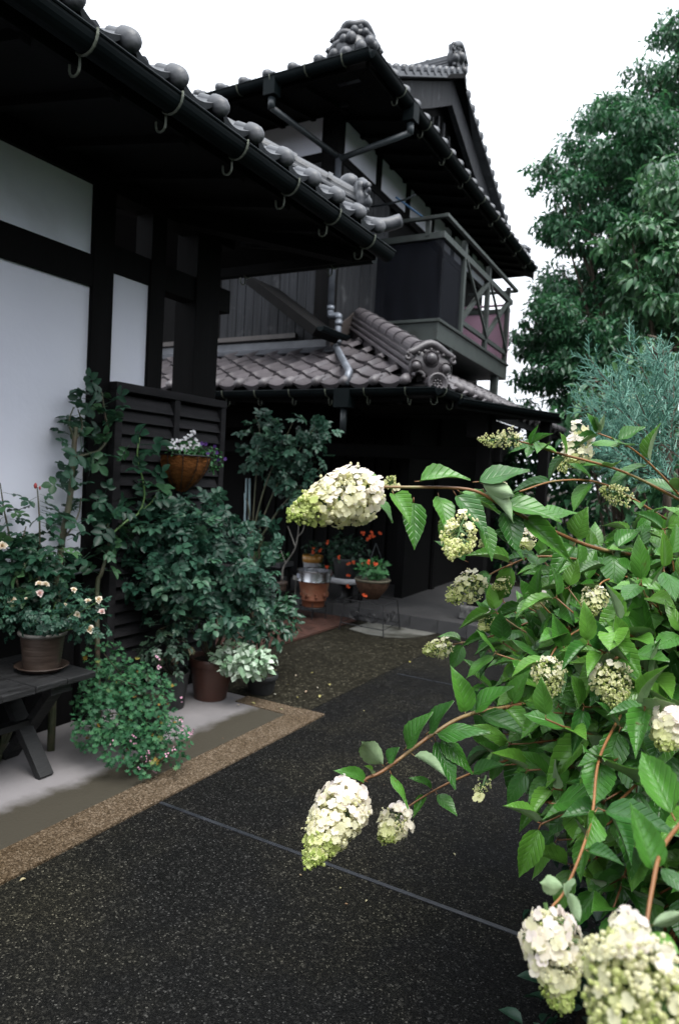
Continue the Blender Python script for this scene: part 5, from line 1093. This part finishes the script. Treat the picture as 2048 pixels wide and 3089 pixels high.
# scented geranium spilling over the apron
pz = V(-2.72,2.78,0); pg = thing('scented_geranium', pz, 'bushy scented geranium with small pink flowers spilling over the apron', 'potted plant'); pot(pg, pz, .15,.11,.26, MT['darkpot'])
Ms = []
for (x, y), d, r, n in (((270,1570),3.75,(.2,.2,.13),120),((330,1600),3.65,(.17,.17,.14),95),((250,1650),3.55,(.18,.18,.14),110),((340,1680),3.5,(.17,.17,.13),95),((290,1720),3.42,(.16,.16,.09),75),((390,1700),3.5,(.12,.12,.10),55),((230,1600),3.65,(.15,.15,.14),70),((320,1770),3.35,(.10,.1,.04),22),((240,1510),3.85,(.12,.12,.06),24),((400,1750),3.4,(.08,.08,.04),16),((215,1690),3.5,(.12,.12,.1),45)):
    Ms += cloud(at(x, y, d), r, int(n*2.6), .7, .2, .0155, .35, .3, .8, zmin=.02, face=.4)
stems(pg, pz+V(0,0,.22), [at(x, y, 3.55) for x, y in ((270,1570),(330,1600),(250,1650),(340,1680),(290,1720),(390,1700),(430,1690),(240,1510))], .006, MT['cane']); K_pel.place(pg, Ms, 300)
pm5 = five(1., 5, .15, .7).mesh('flower', PM['pink'])
for x, y in ((420,1618),(425,1682),(440,1690),(432,1700),(340,1742),(308,1716),(332,1752),(312,1700),(350,1765),(370,1540),(365,1522),(385,1745),(402,1730),(325,1778),(355,1785),(260,1715),(415,1660)):
    for k in range(4):
        p = at(x+random.uniform(-7,7), y+random.uniform(-7,7), 3.36); d = nrm(nrm(CAM-p)+rv()*.8); inst('flower', pm5, orient(p, np.cross(d, rv()), d, .0055), pg)

# half basket of flowers hung on the louvred screen
hx = WX+.08; hc = atx(432,1052,hx+.05); hc[0] = hx
hbk = thing('hanging_basket', hc+V(0,0,-.2), 'coir lined half basket of white and violet flowers hung on the louvred screen', 'basket')
g = G(); prof = np.linspace(0, 1, 9); vv = []; n = 14
for t in prof:
    r = .185*math.cos(t*math.pi/2*.92)**.8; z = -.235*t
    for k in range(n+1): a = math.pi*k/n; wob = 1+.05*math.sin(k*2.3+t*5)+random.uniform(-.025,.025); vv.append((hc[0]+r*math.sin(a)*wob, hc[1]-r*math.cos(a)*wob, hc[2]+z+random.uniform(-.006,.006)))
N = n+1; f = [(i*N+j, i*N+j+1, (i+1)*N+j+1, (i+1)*N+j) for i in range(8) for j in range(n)]; g.add(vv, f); g.build('coir_liner', MT['coir'], hbk, smooth=True)
g = G(); g.tube([(hc[0]+.19*math.sin(a), hc[1]-.19*math.cos(a), hc[2]) for a in np.linspace(0, math.pi, 17)], .005, 6)
for a in np.linspace(.3, 2.84, 6): g.tube([(hc[0]+.192*math.cos(t*math.pi/2*.92)**.8*math.sin(a), hc[1]-.192*math.cos(t*math.pi/2*.92)**.8*math.cos(a), hc[2]-.24*t) for t in prof], .0025, 5)
g.build('wire_frame', MT['iron'], hbk)
g = G(); g.add([tuple(hc+V(.178*math.sin(a), -.178*math.cos(a), -.03)) for a in np.linspace(0, math.pi, 13)], [tuple(range(13))]); g.build('soil', MT['soil'], hbk)
Ms = cloud(hc+V(.07,-.05,.04), (.1,.17,.06), 150, .6, .0, .028, .3, .2, .8)+cloud(hc+V(.1,.15,.0), (.08,.1,.08), 110, .6, .2, .026, .3, .2, .8)+cloud(hc+V(.1,.22,-.05), (.05,.06,.06), 40, .6, .2, .024)
Kit(K_ov.gs, LM['seed']).place(hbk, Ms, 160)
wf = five(1., 5, .05, .95).mesh('flower', PM['white']); vf = five(1., 5, .1, .95).mesh('flower', PM['purple'])
for x, y in ((393,1030),(400,1020),(412,1015),(425,1012),(438,1008),(445,1000),(452,1018),(440,1025),(425,1030),(433,1038),(415,1035),(458,1027),(448,1032),(405,1035)):
    c = atx(x, y, hx+.11)
    for k in range(6):
        p = c+rv()*.014; d = nrm(nrm(CAM-p)+V(0,0,.5)+rv()*.5); inst('flower', wf, orient(p, np.cross(d, rv()), d, .0095), hbk)
for x, y in ((496,1030),(480,1048),(500,1045),(520,1060),(475,1025),(466,1024),(505,1062)):
    p = atx(x, y, hx+.13); d = nrm(nrm(CAM-p)+rv()*.5); inst('flower', vf, orient(p, np.cross(d, rv()), d, .014), hbk)

# tall rose on stakes, low bush at its foot
tb = V(-3.3,4.62,0); tr = thing('staked_rose', tb, 'tall open rose tied to blue grey stakes in front of the dark entrance', 'rose')
for (a_, b_) in (((577,1105),(573,1405)),((570,1105),(560,1310)),((566,1140),(566,1180))):
    p, q = aty(*a_, 4.55), aty(*b_, 4.6); q2 = V(q[0]*.5+tb[0]*.5, 4.6, 0) if b_[1] > 1200 else q
    g = G(); g.tube([p, q, q2], .0085, 8); g.build('stake', MT['stake'], tr, smooth=True)
D = 5.55; Ms = []
paths = [[(580,1440),(582,1250),(590,1120),(600,1000),(590,960)],[(580,1440),(590,1260),(640,1120),(690,1040),(735,975)],[(582,1300),(575,1180),(568,1150)],[(590,1260),(650,1170),(700,1120),(740,1080)],[(580,1250),(610,1130),(660,1010),(680,970)]]
for pts in paths:
    path = spline([at(*p, D) for p in pts], 6); path[0] = path[0]*.3+tb*.7; g = G(); g.tube(path, np.linspace(.009,.003,len(path)), 6); g.build('cane', MT['cane'], tr, smooth=True)
for (x, y), r, n in (((600,985),(.12,.1,.1),30),((620,1010),(.10,.1,.08),22),((640,1030),(.12,.1,.09),26),((715,985),(.10,.1,.09),24),((735,1010),(.09,.08,.08),18),((690,1040),(.13,.12,.1),30),((595,1060),(.11,.1,.09),24),((680,1100),(.14,.12,.12),30),((725,1060),(.10,.1,.1),20),((700,1150),(.12,.1,.1),20),((640,1090),(.12,.1,.1),18),((590,1225),(.07,.07,.05),8),((625,1075),(.1,.1,.1),12)):
    Ms += cloud(at(x, y, D), r, n, .7, .3, .125, .3, .2, .6, face=.5)
K_rose.place(tr, Ms, 290)
lb = V(-3.2,4.35,0); lo = thing('leafy_bush', lb, 'low dense dark green bush between the brown pot and the brick paving', 'bush'); Ms = []
for (x, y), d, r, n in (((600,1420),5.15,(.2,.2,.14),150),((650,1430),5.2,(.16,.16,.14),120),((620,1460),5.1,(.2,.2,.1),110),((560,1460),5.1,(.16,.16,.1),70),((660,1390),5.25,(.1,.1,.08),50),((580,1370),5.2,(.14,.14,.12),60)): Ms += cloud(at(x, y, d), r, n, .7, .3, .05, .3, .3, .7, zmin=.03, face=.3)
stems(lo, lb, [at(x, y, 5.15) for x, y in ((600,1420),(650,1430),(620,1460),(560,1460))], .006, MT['cane']); Kit(K_ov.gs, leafmat('bush_leaf', [(0,(.014,.05,.028)),(.7,(.024,.08,.042)),(1,(.035,.11,.05))], .4, .15)).place(lo, Ms, 300)

# ================================================================== pots at the entrance
EYY = 6.25
def pot_at(px_c, px_w, y_top, y_bot, y, taper=.8): # sizes from the picture at world plane y
    c = aty(px_c, y_bot, y); t = aty(px_c, y_top, y); l = aty(px_c-px_w/2, y_top, y); r_ = aty(px_c+px_w/2, y_top, y)
    return c, np.linalg.norm(r_-l)/2*.86, t[2]-c[2]
tc_ = atz(721,1432,0); tc_[2] = 0
ts = thing('wire_plant_stand', tc_, 'round wire stand holding the terracotta pot', 'plant stand')
g = G(); R1 = .135
for z in (.012, .14): g.tube([tc_+V(R1*math.cos(a), R1*math.sin(a), z) for a in np.linspace(0, 2*math.pi, 25)], .006, 5)
g.build('ring', MT['iron'], ts)
for k in range(4): a = k*math.pi/2+.5; g = G(); g.tube([tc_+V(R1*math.cos(a), R1*math.sin(a), 0), tc_+V(R1*math.cos(a), R1*math.sin(a), .2)], .005, 5); g.build('leg', MT['iron'], ts)
g = G()
for k in range(2): a = k*math.pi/2+.5; g.tube([tc_+V(R1*math.cos(a), R1*math.sin(a), .14), tc_-V(R1*math.cos(a), R1*math.sin(a), -.14)], .005, 5)
g.build('cross_bar', MT['iron'], ts)
tpc = tc_+V(0,0,.146); tp = thing('terracotta_pot', tpc, 'terracotta pot with moulded bands under a steel basin', 'pot')
g = G(); g.lathe([(0,.0),(.112,0),(.115,.01),(.12,.065),(.131,.067),(.131,.08),(.124,.085),(.15,.20),(.158,.25),(.165,.27),(.155,.27),(.145,.24),(0,.24)], tpc, 36); g.build('body', MT['terra'], tp, smooth=True)
for k in range(5):
    a = -2.3+k*.75; g = G()
    for j in range(6): g.ball(tpc+V((.138+.003*random.random())*math.cos(a+random.uniform(-.12,.12)), .138*math.sin(a+random.uniform(-.12,.12)), .125+random.uniform(-.02,.02)), .013, 7)
    g.build('moulding', MT['terra'], tp, smooth=True)
sbc = tpc+V(0,0,.262); sb2 = thing('steel_basin', sbc, 'shiny steel sieve basin with a white sticker resting on the terracotta pot', 'basin')
g = G(); g.lathe([(.150,.0),(.172,.0),(.178,.006),(.176,.012),(.178,.10),(.188,.104),(.19,.11),(.186,.114),(.174,.108),(.172,.012),(.15,.01),(0,.009)], sbc, 40); g.build('body', MT['steel'], sb2, smooth=True).modifiers.new('e','EDGE_SPLIT').split_angle = math.radians(50)
g = G(); aa = np.linspace(-2.45,-2.05,7); vv = [tuple(sbc+V(.181*math.cos(a), .181*math.sin(a), z)) for z in (.03,.075) for a in aa]; g.add(vv, [(i, i+1, 8+i, 7+i) for i in range(6)]); g.build('sticker', MT['label'], sb2)
# plank shelf at the back carrying pots
sh = thing('plant_shelf', (-3.9,6.75,0), 'dark shelf behind the terracotta pot carrying the small pots', 'shelf')
zs1 = aty(722,1330,6.8)[2]
shx0, shx1 = aty(560,1330,6.8)[0], aty(830,1330,6.8)[0]
g = G(); g.box((shx0,6.68,zs1-.03), (shx1,6.98,zs1)); g.build('shelf_board', MT['wood'], sh)
for x in (shx0+.05, shx1-.05):
    for y in (6.71, 6.95): g = G(); g.box((x-.02,y-.02,.12), (x+.02,y+.02,zs1-.03)); g.build('leg', MT['wood'], sh)
c, r, h = pot_at(720,46,1282,1330,6.8); c[2] = zs1
wp = thing('white_pot', c, 'small white pot with an ochre rim and orange geranium on the shelf', 'potted plant')
g = G(); g.lathe([(0,0),(r*.62,0),(r*.66,.008),(r*.95,h*.66)], c, 28); g.build('body', MT['whitepot'], wp, smooth=True)
g = G(); g.lathe([(r*.95,h*.66),(r,h*.7),(r*1.04,h),(r*.94,h),(r*.85,h*.85),(0,h*.85)], c, 28); g.build('glazed_rim', MT['yellowglaze'], wp, smooth=True)
of = five(1., 5, .1, .75).mesh('flower', PM['orange'])
def oranges(parent, pts, y, s=.0145):
    for x, yy in pts:
        p0 = aty(x, yy, y)
        for k in range(4):
            p = p0+rv()*.016; d = nrm(nrm(CAM-p)+rv()*.5); inst('flower', of, orient(p, np.cross(d, rv()), d, s), parent)
oranges(wp, ((725,1265),(738,1270),(722,1275),(710,1302)), 6.75)
Ms = cloud(c+V(0,0,h+.08), (.12,.10,.09), 40, .6, .1, .032); Kit(K_pel.gs, LM['dark']).place(wp, Ms, 40); stems(wp, c+V(0,0,h*.8), [aty(725,1265,6.78), aty(738,1270,6.78), c+V(-.05,0,h+.1)], .003, MT['greencane'])
# big dark pot on white saucer
c, r, h = pot_at(800,62,1285,1332,6.75); zs = aty(800,1345,6.75)[2]; c[2] = zs+.03
bp_ = thing('geranium_pot', c, 'broad dark pot of trailing orange geraniums standing on a white saucer', 'potted plant'); pot(bp_, c, .16, .13, .24, MT['darkpot'])
g = G(); g.lathe([(0,-.028),(.2,-.028),(.215,-.02),(.22,.035),(.208,.035),(.2,-.005),(0,-.005)], c, 32); g.build('saucer', MT['whitepot'], bp_, smooth=True)
g = G(); g.lathe([(0,0),(.12,0),(.10,.02),(.05,.05),(.05,c[2]-.2),(.14,c[2]-.165),(0,c[2]-.165)], (c[0],c[1],.13), 20); g.build('pedestal', MT['iron'], bp_, smooth=True)
Ms = cloud(c+V(0,-.03,.32), (.28,.18,.18), 200, .6, .2, .034)+cloud(c+V(-.22,-.05,.1), (.10,.08,.12), 40, .6, .3, .03)+cloud(c+V(.25,-.05,.12), (.12,.1,.12), 50, .6, .3, .03)
Kit(K_pel.gs, LM['dark']).place(bp_, Ms, 180); stems(bp_, c+V(0,0,.2), [c+V(-.2,0,.4), c+V(.2,0,.4), c+V(0,-.1,.45), c+V(-.25,-.05,.1), c+V(.28,-.05,.12)], .004, MT['cane'])
oranges(bp_, ((782,1287),(804,1330),(756,1309),(818,1298),(805,1302),(840,1304),(755,1252),(838,1232),(860,1228),(862,1237),(878,1230),(856,1240),(805,1355),(848,1245)), 6.55)
# wrought iron stand with the old coir basket
f1, f2, f3 = atz(783,1454), atz(885,1474), atz(923,1455); f4 = f1+f3-f2
ist = thing('iron_stand', (f1+f3)/2, 'wrought iron stand with scrolled sides at the edge of the slab', 'plant stand')
H_ = .30
for f in (f1, f2, f3, f4): g = G(); tpt = f*.86+(f1+f3)/2*.14; tpt[2] = H_; g.tube([f, tpt], .006, 6); g.build('leg', MT['iron'], ist)
tops = [V(*(f*.86+(f1+f3)/2*.14)[:2], H_) for f in (f1, f2, f3, f4)]
for z, nm in ((H_,'top_rail'),(.07,'low_rail')):
    q = [V(*(f*(1-.14*z/H_)+(f1+f3)/2*.14*z/H_)[:2], z) for f in (f1, f2, f3, f4)]
    for a_, b_ in zip(q, q[1:]+q[:1]): g = G(); g.tube([a_, b_], .005, 5); g.build(nm, MT['iron'], ist)
for a_, b_ in ((tops[0], tops[1]), (tops[1], tops[2])):
    for s_ in (.28, .72):
        m_ = a_+(b_-a_)*s_-V(0,0,.12); d = nrm(b_-a_); g = G()
        for sg_ in (-1, 1):
            g.tube([m_+d*sg_*(.01+.06*(t/6))*math.cos(t)+V(0,0,1)*(.08*(t/6))*math.sin(t) for t in np.linspace(.4, 6.3, 22)], .004, 4)
        g.build('scroll', MT['iron'], ist)
bc_ = sum(tops)/4+V(0,0,.01); ob = thing('coir_basket', bc_, 'old dark coir basket of young geranium with hanging chains on the iron stand', 'basket')
g = G(); vv = []; n = 24
for t in np.linspace(0, 1, 8):
    r = .07+.10*math.sin(t*math.pi/2)
    for k in range(n): a = 2*math.pi*k/n; vv.append(bc_+V(r*math.cos(a)*(1+random.uniform(-.03,.03)), r*math.sin(a)*(1+random.uniform(-.03,.03)), .19*t+random.uniform(-.004,.004)))
g.add(vv, [(i*n+j, i*n+(j+1) % n, (i+1)*n+(j+1) % n, (i+1)*n+j) for i in range(7) for j in range(n)]+[tuple(range(n-1,-1,-1))]); g.build('coir_liner', MT['coirdark'], ob, smooth=True)
g = G(); g.lathe([(.165,.17),(.178,.18),(.18,.195),(.165,.198),(.155,.175),(0,.17)], bc_, 28); g.build('rim', surf('mossy_rim', (.05,.045,.03), (.11,.10,.07), 30, .9, bump=.6), ob, smooth=True)
ctop = aty(868,1255,bc_[1])
for k in range(3):
    a = k*2.1+.5; p = bc_+V(.17*math.cos(a), .17*math.sin(a), .195); g = G(); L = np.linalg.norm(ctop-p); nl = int(L/.016)
    for i in range(nl): q = p+(ctop-p)*(i+.5)/nl; g.ball(q, .0055, 5, sc=(.7,.7,1.4))
    g.build('chain', MT['pipe_dark'], ob)
Ms = cloud(bc_+V(0,0,.30), (.16,.16,.10), 120, .6, .1, .034, .3, .2, .9, face=.3); Kit(K_pel.gs, LM['seed']).place(ob, Ms, 120)
stems(ob, bc_+V(0,0,.17), [bc_+V(.1,0,.36), bc_+V(-.1,0,.34), bc_+V(0,-.1,.36)], .004, MT['greencane'])
oranges(ob, ((842,1375),(868,1302),(850,1298)), bc_[1]-.16, .014)
# seedling tray and bare bonsai branch
zt_ = aty(605,1292,6.0); tt = thing('seedling_tray', (zt_[0],6.0,zt_[2]), 'dark tray of green seedlings on a trestle behind the staked rose', 'tray')
a_, b_ = aty(558,1290,6.0), aty(660,1290,6.0)
g = G(); g.box((a_[0],5.9,zt_[2]-.05), (b_[0],6.15,zt_[2])); g.build('tray', MT['darkpot'], tt)
for x in (a_[0]+.03, b_[0]-.03):
    for y in (5.92, 6.12): g = G(); g.box((x-.015,y-.015,0.015), (x+.015,y+.015,zt_[2]-.05)); g.build('leg', MT['wood'], tt)
K_seed.place(tt, [orient(V(random.uniform(a_[0]+.02,b_[0]-.02), random.uniform(5.92,6.13), zt_[2]+random.uniform(.0,.07)), nrm(rv()+V(0,0,.6)), V(0,0,1)+rv()*.3, random.uniform(.03,.055)) for _ in range(170)], 120)
bb = thing('bare_bonsai', aty(650,1345,5.9), 'gnarled bare grey branch rising from a small pot by the seedling tray', 'bonsai'); bq = aty(650,1345,5.9)
for pts in ([(652,1340),(655,1310),(680,1270),(688,1235),(690,1205)],[(660,1302),(650,1275),(642,1250)],[(682,1262),(672,1235),(665,1215)],[(688,1240),(700,1225),(705,1200)]):
    path = spline([aty(*p, 5.9) for p in pts], 5); g = G(); g.tube(path, np.linspace(.011 if pts[0][1] > 1330 else .006,.003,len(path)), 6); g.build('branch', MT['greystem'], bb, smooth=True)
pot(bb, bq-V(0,0,.08), .06, .05, .09, MT['browngl'])
st_ = thing('plant_stool', V(bq[0],5.9,0), 'small dark stool under the bare bonsai', 'stool'); g = G(); g.box((bq[0]-.1,5.8,bq[2]-.11), (bq[0]+.1,6.0,bq[2]-.08)); g.build('seat', MT['wood'], st_)
for x in (-.08,.08):
    for y in (5.82,5.98): g = G(); g.box((bq[0]+x-.012,y-.012,.02), (bq[0]+x+.012,y+.012,bq[2]-.11)); g.build('leg', MT['wood'], st_)
g = G(); q = aty(683,1335,6.45); cd_ = thing('card_sign', (q[0],q[1],.02), 'small pale card on a thin stick beside the steel basin', 'sign'); g.bar(q-V(.035,0,0), q+V(.035,.01,0), .003, .05); g.build('card', MT['paper'], cd_)
g = G(); g.tube([V(q[0],q[1]+.006,.015), q+V(0,.006,0)], .005, 5); g.build('stick', MT['greystem'], cd_)

# fallen leaves and petals
fl_me = Kit([blade(1, .6, .3, random.uniform(-.2,.3), 3, 1, .5) for _ in range(3)], LM['fallen'], 'fallen_leaf').me
for x, y in ((718,1555),(682,1562),(664,1582),(590,1627),(637,1605),(655,1640),(688,1612),(738,1612),(735,1590),(555,1630),(60,2030),(947,1531),(640,1550),(705,1600),(620,1590),(760,1580)):
    p = atz(x, y, .008); o = inst('fallen_leaf', random.choice(fl_me), Matrix.Translation(tuple(p)) @ Matrix.Rotation(random.uniform(0,6.28), 4, 'Z') @ Matrix.Rotation(.15, 4, 'X') @ Matrix.Scale(random.uniform(.018,.034), 4), None)
    if x == 60: o['label'] = 'single orange leaf lying on the concrete apron'
    elif x == 947: o['label'] = 'curled brown leaf lying beside the asphalt seam'
    else: o['label'] = 'small yellowish leaf fallen on the paving by the brown pot'; o['group'] = 'leaves fallen by the brown pot'
    o['category'] = 'fallen leaf'

for _ in range(12):
    p = atz(random.uniform(500,1050), random.uniform(1640,2250), .005)
    inst('fallen_petal', random.choice(fl_me), Matrix.Translation(tuple(p)) @ Matrix.Rotation(random.uniform(0,6.28), 4, 'Z') @ Matrix.Scale(random.uniform(.008,.016), 4), None, label='tiny pale petal fallen on the dark driveway', cat='petal', group='petals fallen on the driveway')
